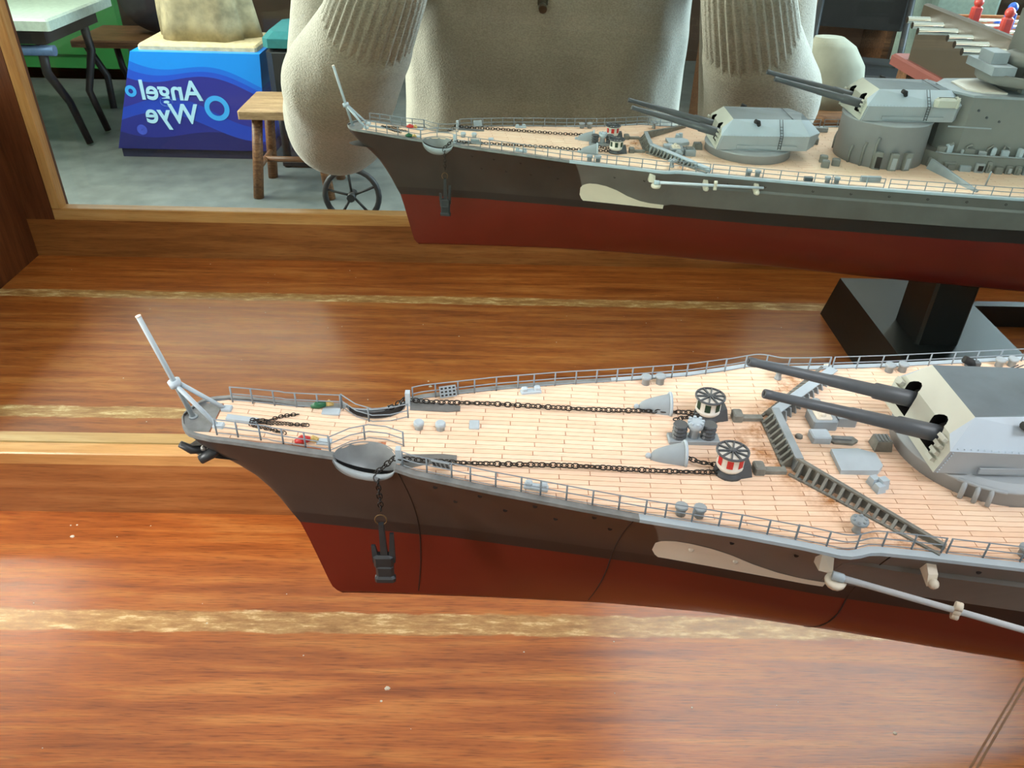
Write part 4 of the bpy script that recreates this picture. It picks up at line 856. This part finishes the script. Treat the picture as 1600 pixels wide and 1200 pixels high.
# ---- boat booms
def boom(side, p0, p1, clampat):
    p0, p1 = Vector(p0), Vector(p1); q = SB(); q.rod(p0, p1, 0.95, 0.8, 10); o = sp(q, 'boat_boom', pm('boom_pale', (194, 204, 216), 0.45, var=0.04), None, 'long pale grey boat boom')
    d = (p1 - p0).normalized(); c = p0 + d * clampat
    q = SB(); q.lathe([(-1.0, 0.8), (-1.0, 1.35), (2.0, 1.3), (2.4, 0.9)], p0, d, 10); sp(q, 'boom_heel', M_grey2, o)
    q = SB()
    for k in (-1, 0, 1): q.lathe([(-0.9, 1.3), (0.9, 1.3)], c + Vector((0, 0, k * 1.7)), d, 8)
    sp(q, 'boom_clamp', M_cream, o)
    q = SB(); x, y, z = p0; sy = side
    hx = p0.x - 1.6; hy = abs(half(hx, 170)); q.loft([[(hx - 1.8, sy * (hy - 1), z + 4.4), (hx + 2.2, sy * (hy - 1), z + 4.0), (hx + 2.2, sy * (hy - 1), z - 3.2), (hx - 1.8, sy * (hy - 1), z - 2.2)], [(hx - 1.6, sy * (hy + 1.5), z + 4.4), (hx + 2.0, sy * (hy + 1.5), z + 3.8), (hx + 2.4, sy * (hy + 3.4), z - 2.6), (hx - 1.6, sy * (hy + 2.6), z - 2.0)]])
    q.lathe([(-3.2, 2.6), (-2.4, 3.0), (-1.4, 3.0), (-1.2, 1.6)], p0 + Vector((0.3, 0, 0)), (0, 0, 1), 12); sp(q, 'heel_bracket', M_cream, o)
    return o
boom(-1, (197.6, -52.0, 169.4), (300.0, -92.0, 167.0), 31.6)
boom(1, (195.0, 53.2, 170.2), (260.0, 56.4, 169.4), 36.0)
for (s, side) in ((226.0, -1), (226, 1), (256, 1)):
    q = SB(); hb = half(s, 169); q.hexa([(s - 1.2, side * (hb - 1), 167), (s + 1.4, side * (hb - 1), 167), (s + 1.8, side * (hb + 4.2), 165.2), (s - 1, side * (hb + 4.2), 165.2)], [(s - 1.2, side * (hb - 1), 172.4), (s + 1.4, side * (hb - 1), 172.4), (s + 1.8, side * (hb + 3.0), 168.8), (s - 1, side * (hb + 3.0), 168.8)]); q.ball((s + 0.6, side * (hb + 4.4), 166.4), 1.6, 8, 5); sp(q, 'boom_crutch', M_cream)

# ---- black stand under the ship
M_stand = pm('stand_black', (24, 25, 27), 0.36, var=0.1, ns=30)
stand = empty('model_stand', (0.338, -0.158, 0), 0, 'matt black display stand with pedestal under the model ship', 'stand')
q = MB(); q.hexa([(-0.055, -0.0955, 0), (0.055, -0.0955, 0), (0.055, 0.0955, 0), (-0.055, 0.0955, 0)], [(-0.047, -0.0935, 0.036), (0.047, -0.0935, 0.036), (0.047, 0.0935, 0.036), (-0.047, 0.0935, 0.036)]); q.build('base', M_stand, stand)
q = MB(); q.bevbox((-0.012, -0.004, 0.0712), (0.032, 0.040, 0.0706), 0.002); q.build('pedestal', M_stand, stand)
q = MB(); q.hexa([(0.05, -0.0865, 0), (0.75, -0.0865, 0), (0.75, -0.0776, 0), (0.05, -0.0776, 0)], [(0.05, -0.0865, 0.02), (0.75, -0.0865, 0.02), (0.75, -0.0776, 0.02), (0.05, -0.0776, 0.02)]); q.build('connecting_bar', M_stand, stand)
q = MB(); q.hexa([(0.7, -0.0955, 0), (0.81, -0.0955, 0), (0.81, 0.0955, 0), (0.7, 0.0955, 0)], [(0.708, -0.0935, 0.036), (0.802, -0.0935, 0.036), (0.802, 0.0935, 0.036), (0.708, 0.0935, 0.036)]); q.build('base', M_stand, stand)
q = MB(); q.bevbox((0.755, 0.0, 0.072), (0.032, 0.040, 0.0730), 0.002); q.build('pedestal', M_stand, stand)

# funnel and after house behind the tower
q = SB(); q.loft([[(560 + 34 * k * math.cos(a), 19 * k * math.sin(a), z) for a in [2 * PI * i / 28 for i in range(28)]] for k, z in ((1.0, 182.3), (0.98, 236), (1.04, 237), (1.04, 241), (0.9, 241.5))], True, True, True, True); fn = sp(q, 'funnel', M_tower)
q = SB(); q.loft([[(560 + 29 * math.cos(a), 15 * math.sin(a), z) for a in [2 * PI * i / 24 for i in range(24)]] for z in (241.3, 242.2)]); sp(q, 'funnel_mouth', M_seam, fn)
block('after_house', symo([(640, 30), (700, 34), (780, 26), (800, 14)]), zF(700) - 0.2, 190, M_tower, None, 'grey after superstructure house')

# ------------------------------------------------------------------ the photographer, seen in the mirror
def blob(name, chains, mat, parent, voxel=0.012, smooth=6):
    """one continuous skin grown over chains of (point, radius)"""
    q = MB()
    for ch in chains:
        for (p, r) in ch: q.ball(p, r, 14, 9)
        for (p0, r0), (p1, r1) in zip(ch, ch[1:]):
            n = max(2, int((Vector(p1) - Vector(p0)).length / 0.02))
            for i in range(1, n): t = i / n; q.ball(Vector(p0).lerp(Vector(p1), t), r0 + (r1 - r0) * t, 12, 7)
    o = q.build(name, mat, parent)
    m = o.modifiers.new('remesh', 'REMESH'); m.mode = 'VOXEL'; m.voxel_size = voxel; m.use_smooth_shade = True
    m2 = o.modifiers.new('smooth', 'SMOOTH'); m2.iterations = smooth; m2.factor = 0.5
    dg = bpy.context.evaluated_depsgraph_get(); me = bpy.data.meshes.new_from_object(o.evaluated_get(dg)); o.modifiers.clear(); o.data = me
    return o
PX, PY = 0.055, -0.80
person = empty('person', (PX, PY, FLOOR_Z), 0, 'person in a beige grey half-zip jumper holding up a phone to take the photo', 'person')
def W(x, y, z): return (x - PX, y - PY, z - FLOOR_Z)
def knit():
    t = NT('beige_knit'); v = t.coord(); n = t.noise(v, 9, 4); f = t.noise(t.coord((420, 420, 700)), 1.0, 2)
    c = t.mix(0.3, t.ramp(n, [(0.3, (132, 126, 111)), (0.7, (158, 152, 137))]), t.ramp(f, [(0.35, (106, 100, 88)), (0.65, (174, 168, 154))]))
    t.set(Base_Color=c, Roughness=0.9, Sheen_Weight=0.35, Sheen_Roughness=0.5); t.bump(f, 0.5, 0.002); return t.m
M_knit = knit()
M_skin = pm('skin', (206, 160, 134), 0.5, var=0.05)
M_jean = pm('dark_trousers', (40, 44, 54), 0.85, var=0.15, ns=40)
M_shoe = pm('dark_shoe', (34, 30, 28), 0.5)
M_hair = pm('brown_hair', (70, 52, 38), 0.6, var=0.3, ns=200)
ARM = {-1: dict(sh=(-0.115, -0.80, 0.46), ua=(-0.175, -0.70, 0.24), el=(-0.194, -0.575, 0.062), mf=(-0.176, -0.525, 0.118), wc=(-0.140, -0.482, 0.172), wr=(-0.108, -0.438, 0.238)),
       1: dict(sh=(0.225, -0.80, 0.46), ua=(0.300, -0.70, 0.24), el=(0.292, -0.580, 0.058), mf=(0.280, -0.528, 0.116), wc=(0.248, -0.482, 0.170), wr=(0.218, -0.438, 0.238))}
# body: head, neck, trunk, hands with fingers and legs as one skin
body = []
body.append([(W(PX, -0.80, 0.42), 0.10), (W(PX, -0.79, 0.53), 0.055), (W(PX, -0.77, 0.60), 0.052), (W(PX, -0.755, 0.665), 0.082), (W(PX, -0.76, 0.715), 0.088)])
body.append([(W(PX, -0.80, 0.42), 0.12), (W(PX, -0.82, 0.2), 0.11), (W(PX, -0.83, 0.02), 0.12), (W(PX, -0.83, -0.08), 0.13)])
body += [[(W(PX, -0.665, 0.665), 0.014), (W(PX, -0.655, 0.648), 0.015)], [(W(PX - 0.088, -0.765, 0.67), 0.018), (W(PX - 0.09, -0.765, 0.69), 0.018)], [(W(PX + 0.088, -0.765, 0.67), 0.018), (W(PX + 0.09, -0.765, 0.69), 0.018)]]
for sd in (-1, 1):
    A = ARM[sd]; body.append([(W(*A['sh']), 0.055), (W(*A['ua']), 0.046), (W(*A['el']), 0.042), (W(*A['wc']), 0.034), (W(*A['wr']), 0.026)])
    hx = -0.050 if sd < 0 else 0.165; palm = W(hx - 0.018 * -sd, -0.424, 0.292); body.append([(W(*A['wr']), 0.026), (W((A['wr'][0] * 0.5 + (hx + sd * 0.018) * 0.5), -0.432, 0.266), 0.030), (palm, 0.030)])
    for k in range(4):
        zz = 0.335 - 0.016 * k + 0.01; ln = (0.9, 1.0, 0.95, 0.75)[k]; body.append([(W(hx + sd * 0.02, -0.424, 0.312 - 0.010 * k), 0.011), (W(hx + sd * 0.022, -0.402 + 0.004 * k, zz), 0.0092), (W(hx - sd * (0.004 + 0.012 * ln), -0.392 - 0.004 * k + 0.002, zz + 0.008), 0.0084), (W(hx - sd * (0.004 + 0.026 * ln), -0.392 - 0.004 * k, zz + 0.004), 0.0075)])
    body.append([(W(hx + sd * 0.004, -0.440, 0.292), 0.013), (W(hx - sd * 0.012, -0.436, 0.304), 0.011), (W(hx - sd * 0.026, -0.432, 0.312), 0.009)])
    lx = PX + sd * 0.085; body.append([(W(lx, -0.83, -0.10), 0.085), (W(lx + sd * 0.01, -0.82, -0.42), 0.058), (W(lx + sd * 0.02, -0.83, -0.62), 0.050), (W(lx + sd * 0.02, -0.84, -0.80), 0.040)])
blob('body', body, M_skin, person, 0.0065, 3)
jump = [[(W(PX + a * 0.075, -0.79 + b * 0.01, z), r) for z, r in ((0.46, 0.085), (0.38, 0.115), (0.25, 0.118), (0.12, 0.120), (0.0, 0.122), (-0.10, 0.118))] for a in (-1, 0, 1) for b in (0,)]
for sd in (-1, 1):
    A = ARM[sd]; jump.append([(W(*A['sh']), 0.085), (W(*A['ua']), 0.072), (W(A['el'][0], A['el'][1] - 0.01, A['el'][2] + 0.01), 0.064), (W(*A['el']), 0.060), (W(*A['mf']), 0.064), (W(*A['wc']), 0.052), (W(*[a + (b - a) * 0.12 for a, b in zip(A['wc'], A['wr'])]), 0.044)])
jumper = blob('jumper', jump, M_knit, person, 0.009, 5); jumper['label'] = 'beige grey knitted jumper'
for sd in (-1, 1):                                    # ribbed cuffs
    A = ARM[sd]; p0, p1 = Vector(W(*A['wc'])), Vector(W(*A['wr'])); ax = (p1 - p0).normalized(); u = ax.orthogonal().normalized(); v = ax.cross(u); q = MB(); n = 128; q.smooth = True
    L = []
    for t, r in ((-0.006, 0.040), (0.0, 0.046), (0.02, 0.045), (0.045, 0.043), (0.07, 0.041), (0.100, 0.038), (0.108, 0.034)):
        L.append([p0 + ax * t + (u * math.cos(2 * PI * i / n) + v * math.sin(2 * PI * i / n)) * (r + 0.0016 * math.cos(i * PI / 2)) for i in range(n)])
    q.loft(L, False, False); o = q.build('ribbed_cuff', M_knit, jumper)
q = MB(); q.lathe([(-0.1, 0.195), (-0.04, 0.2)], W(PX, -0.79, -0.03), (0, 0, 1), 20); 
q = MB(); q.bevbox(W(0.044, -0.672, 0.192), (0.012, 0.006, 0.026), 0.002); q.rod(W(0.044, -0.67, 0.178), W(0.044, -0.66, 0.176), 0.005); q.build('zip_pull', pm('dull_metal', (92, 84, 72), 0.4, metal=0.8), jumper)
q = MB(); q.box(W(0.044, -0.675, 0.27), (0.008, 0.008, 0.15)); q.build('zip', pm('zip_tape', (120, 112, 98), 0.7), jumper)
tr_ = []
for sd in (-1, 1):
    lx = PX + sd * 0.085; tr_.append([(W(PX + sd * 0.05, -0.81, -0.02), 0.125), (W(lx, -0.83, -0.14), 0.105), (W(lx + sd * 0.01, -0.82, -0.42), 0.080), (W(lx + sd * 0.02, -0.83, -0.62), 0.072), (W(lx + sd * 0.02, -0.84, -0.80), 0.066)])
blob('trousers', tr_, M_jean, person, 0.014, 4)
for sd in (-1, 1):
    lx = PX + sd * 0.105; q = MB(); q.tube([W(lx, -0.885, -0.842), W(lx, -0.84, -0.838), W(lx, -0.76, -0.845), W(lx, -0.66, -0.852), W(lx, -0.635, -0.856)], [0.026, 0.037, 0.036, 0.028, 0.016], 10); q.build('shoe', M_shoe, person)
q = MB(); q.ball(W(PX, -0.775, 0.722), 0.094, 14, 8); q.tube([W(PX, -0.85, 0.72), W(PX, -0.855, 0.64)], [0.06, 0.05], 10); q.build('hair', M_hair, person)
for sd in (-1, 1): q = MB(); q.ball(W(PX + sd * 0.032, -0.682, 0.685), 0.011, 8, 6); q.build('eye', pm('eye_white', (230, 228, 224), 0.2), person)
q = MB(); q.tube([W(PX - 0.022, -0.676, 0.618), W(PX, -0.672, 0.616), W(PX + 0.022, -0.676, 0.618)], [0.003, 0.006, 0.003], 6); q.build('mouth', pm('lips', (170, 96, 88), 0.5), person)
phone = empty('phone', CAM - FW * 0.036 + RT * 0.055 - UP * 0.012, 0, 'dark phone held up sideways by the person in the jumper', 'phone')
R3 = Matrix((RT, UP, -FW)).transposed(); phone.rotation_euler = R3.to_euler()
q = MB(); q.bevbox((0, 0, 0), (0.148, 0.072, 0.008), 0.002); q.build('phone_case', pm('phone_dark', (26, 26, 30), 0.3), phone)
q = MB(); q.box((0, 0, 0.0042), (0.14, 0.066, 0.0006)); q.build('screen', pm('screen_glass', (12, 12, 16), 0.08), phone)

# ------------------------------------------------------------------ things in the room behind the photographer, seen in the mirror
F = FLOOR_Z
M_green = pm('green_paint', (44, 128, 62), 0.5, var=0.08, ns=6)
M_wood = wood('old_wood', (70, 46, 30), (104, 72, 48), (138, 102, 70), 1.0, 0.55, 0.05, 0)
M_iron = pm('black_iron', (30, 31, 34), 0.5, metal=0.3)
# green panelled door
q = MB(); q.box((-2.95, -4.58, 0.13), (1.5, 0.06, 2.02)); d = struct(q.build('door_1', M_green), 'bright green panelled door')
for (x, z, dx, dz) in ((-3.30, -0.45, 0.5, 0.6), (-2.62, -0.45, 0.5, 0.6), (-3.30, 0.5, 0.5, 1.0), (-2.62, 0.5, 0.5, 1.0)):
    q = MB(); q.bevbox((0, 0, 0), (dx, dz, 0.03), 0.01); o = q.build('panel', M_green, d, (x, -4.545, z)); o.rotation_euler = (-PI / 2, 0, 0)
q = MB(); q.box((-2.95, -4.60, -0.85), (1.6, 0.1, 0.06)); struct(q.build('trim_1', M_wood), 'wooden threshold under the green door')
# white topped table
t = empty('cafe_table', (-2.26, -3.45, F), 0, 'white topped table with slim black iron legs beside the green door', 'table')
q = MB(); q.bevbox((0, 0, 0.555), (0.82, 0.62, 0.045), 0.008); q.build('table_top', pm('white_top', (166, 180, 168), 0.4), t)
q = MB(); q.box((0, 0, 0.50), (0.7, 0.5, 0.06)); q.build('apron', M_iron, t)
q = MB(); q.rod((-0.38, 0.22, 0.44), (0.36, 0.22, 0.44), 0.022, n=10); q.build('steel_bar', pm('blue_steel', (96, 120, 150), 0.35, metal=0.4), t)
for sx in (-1, 1):
    for sy in (-1, 1): q = MB(); q.tube([(sx * 0.30, sy * 0.2, 0.5), (sx * 0.30, sy * 0.22, 0.35), (sx * 0.31, sy * 0.10 + 0.02, 0.2), (sx * 0.34, sy * 0.05 + 0.05 * sy, 0.01)], [0.022, 0.02, 0.017, 0.016], 8); q.build('leg', M_iron, t)
# bench with black bag
t = empty('wooden_bench', (-1.86, -4.12, F), 0, 'brown plank bench on black iron legs behind the blue plinth', 'bench')
q = MB(); q.bevbox((0, 0, 0.325), (0.64, 0.40, 0.035), 0.006); q.build('seat', M_wood, t)
for sx in (-1, 1): q = MB(); q.tube([(sx * 0.26, 0.16, 0.31), (sx * 0.22, 0.1, 0.15), (sx * 0.20, 0.16, 0.0)], 0.018, 8); q.tube([(sx * 0.26, -0.16, 0.31), (sx * 0.22, -0.1, 0.15), (sx * 0.20, -0.16, 0.0)], 0.018, 8); q.build('leg_pair', M_iron, t)
q = MB(); q.ball((0, 0, 0.185), 0.19, 14, 10, (1.0, 0.7, 0.95)); bag = q.build('black_bag', pm('black_canvas', (34, 36, 44), 0.8), None, (-1.78, -4.12, F + 0.3435)); tag(bag, 'rounded black bag on the brown bench', 'bag')
q = MB(); q.tube([(-0.08, 0.05, 0.30), (-0.06, 0.05, 0.40), (0.06, 0.05, 0.40), (0.08, 0.05, 0.30)], 0.012, 8); q.build('handle', M_iron, bag)
# blue printed plinth with carved sculpture
pl_ = empty('printed_plinth', (-1.36, -3.36, F), 0, 'blue printed plinth with white lettering and wave pattern', 'plinth')
def blue_print():
    t = NT('blue_wave_print'); tc = t.new('ShaderNodeTexCoord'); sx = t.new('ShaderNodeSeparateXYZ'); t.link(tc.outputs['Object'], sx.inputs[0]); v = t.coord((1, 1, 1))
    X, Z = sx.outputs['X'], sx.outputs['Z']
    def band(c, col, z0, slope, amp, fr, ph):                   # paint everything above a wavy line
        line = t.math('ADD', t.math('ADD', z0, t.math('MULTIPLY', X, slope)), t.math('MULTIPLY', t.math('SINE', t.math('ADD', t.math('MULTIPLY', X, fr), ph)), amp))
        return t.mix(t.math('DIVIDE', t.math('SUBTRACT', Z, line), 0.002, True), c, lin(col))
    c = lin((30, 34, 104))
    for col, z0, slope, amp, fr, ph in (((36, 44, 140), 0.10, -0.10, 0.03, 9.0, 0.5), ((30, 66, 186), 0.145, -0.05, 0.05, 8.0, 2.6), ((46, 48, 150), 0.215, -0.10, 0.045, 9.5, 2.2), ((34, 84, 214), 0.335, -0.16, 0.035, 10.0, 0.4), ((26, 112, 232), 0.362, -0.18, 0.032, 10.5, 0.2), ((22, 146, 250), 0.388, -0.20, 0.030, 11.0, 0.0)):
        c = band(c, col, z0, slope, amp, fr, ph)
    t.set(Base_Color=c, Roughness=0.35); return t.m
bx0, bx1 = (-0.365, 0.215), (-0.20, 0.32)
q = MB(); q.hexa([(-0.36, -0.22, 0.04), (0.30, -0.22, 0.04), (0.30, 0.165, 0.04), (-0.36, 0.165, 0.04)], [(-0.21, -0.18, 0.452), (0.33, -0.18, 0.452), (0.33, 0.165, 0.452), (-0.21, 0.165, 0.452)]); q.build('printed_box', blue_print(), pl_)
q = MB(); q.box((-0.02, -0.03, 0.02), (0.66, 0.37, 0.04)); q.build('base', pm('plinth_base', (26, 30, 58), 0.6), pl_)
M_print = pm('print_white', (176, 222, 250), 0.5, var=0.02)
for (txt, x, z, sz) in (('Angel', -0.075, 0.258, 0.115), ('Wye', -0.09, 0.158, 0.118)):
    cu = bpy.data.curves.new('lettering', 'FONT'); cu.body = txt; cu.size = sz; cu.extrude = 0.001; cu.offset = 0.0022; cu.align_x = 'CENTER'; cu.materials.append(M_print)
    o = bpy.data.objects.new('lettering', cu); COL.objects.link(o)
    me = bpy.data.meshes.new_from_object(o.evaluated_get(bpy.context.evaluated_depsgraph_get())); bpy.data.objects.remove(o); me.materials.clear(); me.materials.append(M_print)
    o = bpy.data.objects.new('lettering', me); COL.objects.link(o); o.parent = pl_; o.location = (x, 0.1668, z); o.rotation_euler = (PI / 2, 0, PI)
M_lb = pm('print_light_blue', (60, 170, 250), 0.5, var=0.02)
for (x, z, r, w_, m) in ((0.112, 0.225, 0.043, 0.021, M_lb), (-0.245, 0.29, 0.017, 0.014, M_lb), (-0.235, 0.125, 0.012, 0.02, pm('print_violet', (64, 84, 200), 0.5))):
    q = MB(); n = 28; V = []
    for i in range(n): a = 2 * PI * i / n; V += [(x + (r - w_ / 2) * math.cos(a), 0.1662, z + (r - w_ / 2) * math.sin(a)), (x + (r + w_ / 2) * math.cos(a), 0.1662, z + (r + w_ / 2) * math.sin(a)), (x + (r + w_ / 2) * math.cos(a), 0.1640, z + (r + w_ / 2) * math.sin(a))]
    q.add(V, [f for i in range(n) for f in ((3 * i, 3 * i + 1, 3 * ((i + 1) % n) + 1, 3 * ((i + 1) % n)), (3 * i + 1, 3 * i + 2, 3 * ((i + 1) % n) + 2, 3 * ((i + 1) % n) + 1))]); q.build('printed_ring', m, pl_)
q = MB(); q.bevbox((0.06, -0.02, 0.464), (0.50, 0.30, 0.024), 0.008); q.build('sandy_top', pm('sand', (206, 188, 150), 0.9, var=0.2, ns=40, bump=0.6, bs=120), pl_)
sc_ = []
q = MB(); n = 40; L = []; rr = random.Random(11); ph = [rr.uniform(0, 6) for _ in range(6)]
for k in range(13):
    z = k * 0.075; r0 = 0.185 - 0.006 * k
    L.append([(r0 * (1 + 0.14 * math.sin(5 * a + ph[0] + 0.2 * k) + 0.09 * math.sin(9 * a + ph[1] - 0.5 * k) + 0.03 * math.sin(17 * a + ph[2] + k)) * math.cos(a) * 1.05, 0.62 * r0 * (1 + 0.10 * math.sin(5 * a + ph[0] + 0.3 * k) + 0.05 * math.sin(11 * a + ph[3])) * math.sin(a), z + (0.012 * math.sin(4 * a + k) if k else 0)) for a in [2 * PI * i / n for i in range(n)]])
q.loft(L, True, True, True, True); o = q.build('carved_sculpture', pm('carved_wood', (158, 146, 116), 0.75, var=0.38, ns=16, bump=0.6, bs=50), None, (-1.30, -3.40, F + 0.4765)); tag(o, 'pale carved trunk-like sculpture on top of the blue plinth', 'sculpture')
# wooden stool
t = empty('wooden_stool', (-0.84, -2.86, F), 0, 'plain wooden stool in front of the blue plinth', 'stool')
q = MB(); q.bevbox((0, 0, 0.335), (0.34, 0.28, 0.035), 0.006); q.build('seat', wood('stool_wood', (120, 96, 72), (158, 132, 100), (190, 164, 130), 1.0, 0.6, 0.0, 0), t)
for sx in (-1, 1):
    for sy in (-1, 1): q = MB(); q.tube([(sx * 0.11, sy * 0.09, 0.325), (sx * 0.145, sy * 0.12, 0.0)], 0.021, 8); q.build('leg', M_wood, t)
for sx in (-1, 1): q = MB(); q.rod((sx * 0.13, -0.11, 0.12), (sx * 0.13, 0.11, 0.12), 0.012); q.build('stretcher', M_wood, t)
q = MB(); q.rod((-0.13, 0.0, 0.12), (0.13, 0.0, 0.12), 0.012); q.build('stretcher', M_wood, t)
# teal cushioned seat
t = empty('padded_seat', (-0.80, -3.25, F), 0, 'dark seat with a teal cushion behind the plain wooden stool', 'seat')
q = MB(); q.bevbox((0, 0, 0.40), (0.36, 0.32, 0.22), 0.03); q.build('body', pm('dark_leather', (28, 32, 36), 0.4), t)
q = MB(); q.bevbox((0, 0, 0.53), (0.37, 0.33, 0.06), 0.025); q.build('cushion', pm('teal_fabric', (30, 106, 108), 0.8), t)
for sx in (-1, 1):
    for sy in (-1, 1): q = MB(); q.rod((sx * 0.15, sy * 0.13, 0.3), (sx * 0.15, sy * 0.13, 0.0), 0.018); q.build('leg', M_iron, t)
q = MB(); q.bevbox((0, 0, 0.018), (0.34, 0.3, 0.02), 0.004); q.build('base_plate', M_iron, t)
# iron wheel on the floor
q = MB(); q.tube([(0.10 * math.cos(a), 0.0, 0.11 + 0.10 * math.sin(a)) for a in [2 * PI * i / 28 for i in range(28)]], 0.011, 8, True)
wh = q.build('iron_wheel', M_iron, None, (-0.56, -2.50, F)); tag(wh, 'black spoked iron wheel standing on the grey floor', 'wheel')
q = MB(); q.rod((0, -0.03, 0.11), (0, 0.03, 0.11), 0.016); q.build('hub', M_iron, wh)
for k in range(5): a = 0.4 + 2 * PI * k / 5; q = MB(); q.rod((0.01 * math.cos(a), 0, 0.11 + 0.01 * math.sin(a)), (0.098 * math.cos(a), 0, 0.11 + 0.098 * math.sin(a)), 0.005); q.build('spoke', M_iron, wh)
q = MB(); q.bevbox((0, 0, 0.006), (0.16, 0.1, 0.02), 0.004); q.build('foot', M_iron, wh)
# red table with a small table football game
t = empty('red_table', (1.865, -1.40, F), 0, 'long red topped table carrying the table football game', 'table')
M_redt = pm('red_cloth', (106, 50, 40), 0.7, var=0.08, ns=8)
q = MB(); q.bevbox((0, 0, 0.715), (1.46, 1.44, 0.03), 0.006); q.build('table_top', M_redt, t)
for sx in (-0.68, 0.68):
    for sy in (-0.66, 0.66): q = MB(); q.box((sx, sy, 0.35), (0.06, 0.06, 0.70)); q.build('leg', M_wood, t)
gx, gy, gz = 1.51, -1.58, F + 0.73
g = empty('table_football', (gx, gy, gz), 0, 'brown table football game with chrome rods and blue and red players', 'game')
M_gbrown = pm('game_brown', (60, 50, 38), 0.45, var=0.06); M_chrome = NT('chrome_rod'); M_chrome.set(Base_Color=(0.85, 0.87, 0.85, 1), Metallic=1.0, Roughness=0.12); M_chrome = M_chrome.m
for sx, nm in ((-1, 'side_panel'), (1, 'side_panel')): q = MB(); q.bevbox((sx * 0.35, 0, 0.073), (0.02, 0.92, 0.146), 0.004); q.build(nm, M_gbrown, g)
for sy in (-1, 1): q = MB(); q.box((0, sy * 0.455, 0.06), (0.70, 0.012, 0.12)); q.build('end_panel', wood('game_end', (150, 96, 56), (186, 128, 80), (206, 156, 108), 1, 0.5), g)
q = MB(); q.box((0, 0, 0.03), (0.68, 0.9, 0.01)); q.build('pitch', pm('pitch_orange', (176, 108, 72), 0.5), g)
M_pb, M_pr = pm('player_blue', (36, 84, 176), 0.4), pm('player_red', (176, 60, 52), 0.4)
for k in range(11):
    yy = -0.40 + 0.08 * k; q = MB(); q.rod((-0.42 - 0.02 * (k % 3), yy, 0.112), (0.44, yy, 0.112), 0.0085, n=8); r = q.build('rod', M_chrome, g)
    for j in range(3):
        xx = -0.24 + 0.22 * j + 0.05 * (k % 2); q = MB(); q.bevbox((xx, yy, 0.115), (0.025, 0.022, 0.07), 0.004); q.ball((xx, yy, 0.160), 0.013, 8, 6); q.hexa([(xx - 0.012, yy - 0.02, 0.055), (xx + 0.012, yy - 0.02, 0.055), (xx + 0.012, yy + 0.02, 0.055), (xx - 0.012, yy + 0.02, 0.055)], [(xx - 0.01, yy - 0.008, 0.085), (xx + 0.01, yy - 0.008, 0.085), (xx + 0.01, yy + 0.008, 0.085), (xx - 0.01, yy + 0.008, 0.085)]); q.build('player', M_pb if k % 2 else M_pr, r)
# pale bag, dark folding chair, shelf of tools
q = MB(); q.smooth = True; q.loft([[(0.10 * k * math.cos(a) + dx, 0.07 * k * math.sin(a), z) for a in [2 * PI * i / 14 for i in range(14)]] for k, z, dx in ((1.0, 0.0, 0), (1.1, 0.06, 0), (1.05, 0.14, -0.01), (0.8, 0.2, -0.03), (0.5, 0.23, -0.05))]); o = q.build('cloth_bag', pm('cream_cloth', (134, 132, 117), 0.9, var=0.1, ns=20), None, (1.16, -2.56, F + 0.46)); tag(o, 'slouching cream cloth bag on the dark stool', 'bag')
t = empty('dark_stool', (1.18, -2.58, F), 0, 'dark round stool under the cream cloth bag', 'stool')
q = MB(); q.lathe([(0.42, 0.17), (0.46, 0.17)], (0, 0, 0), (0, 0, 1), 20); q.build('seat', M_wood, t)
for k in range(4): a = 0.78 + k * PI / 2; q = MB(); q.rod((0.1 * math.cos(a), 0.1 * math.sin(a), 0.42), (0.16 * math.cos(a), 0.16 * math.sin(a), 0.0), 0.016); q.build('leg', M_iron, t)
t = empty('folding_chair', (1.50, -3.25, F), 0.3, 'black folding chair beyond the red table', 'chair')
q = MB(); q.bevbox((0, 0, 0.44), (0.38, 0.38, 0.03), 0.01); q.build('seat', M_iron, t)
q = MB(); q.bevbox((0, -0.19, 0.72), (0.36, 0.03, 0.3), 0.01); q.build('backrest', M_iron, t)
for sx in (-1, 1):
    q = MB(); q.rod((sx * 0.18, -0.2, 0.86), (sx * 0.18, 0.2, 0.0), 0.014); q.build('leg', M_iron, t)
    q = MB(); q.rod((sx * 0.16, 0.17, 0.44), (sx * 0.16, -0.22, 0.0), 0.014); q.build('leg', M_iron, t)
t = empty('shelf_unit', (1.45, -3.95, F), 0, 'low dark wooden shelf unit under the tan crate', 'shelf')
for sx in (-0.42, 0.42): q = MB(); q.box((sx, 0, 0.29), (0.03, 0.3, 0.58)); q.build('side', M_wood, t)
for zz in (0.1, 0.33, 0.56): q = MB(); q.box((0, 0, zz), (0.81, 0.3, 0.025)); q.build('shelf', M_wood, t)
q = MB(); q.box((0, -0.14, 0.3), (0.84, 0.015, 0.54)); q.build('back', pm('shelf_back', (120, 86, 66), 0.7), t)
t = empty('slatted_crate', (1.38, -3.9, F + 0.573), 0, 'small tan crate with dark bars standing on the low shelf unit', 'crate')
q = MB(); q.bevbox((0, 0, 0.05), (0.34, 0.22, 0.10), 0.008); q.build('body', pm('tan_card', (150, 118, 92), 0.8), t)
for k in range(5): q = MB(); q.box((-0.13 + 0.065 * k, 0.0, 0.115), (0.026, 0.2, 0.03)); q.build('bar', M_iron, t)
q = MB(); q.bevbox((0, 0, 0.38), (0.30, 0.30, 0.76), 0.02); o = q.build('white_cabinet', pm('white_cabinet', (150, 168, 158), 0.5), None, (2.02, -3.6, F)); tag(o, 'narrow white cabinet standing beyond the red table', 'box')
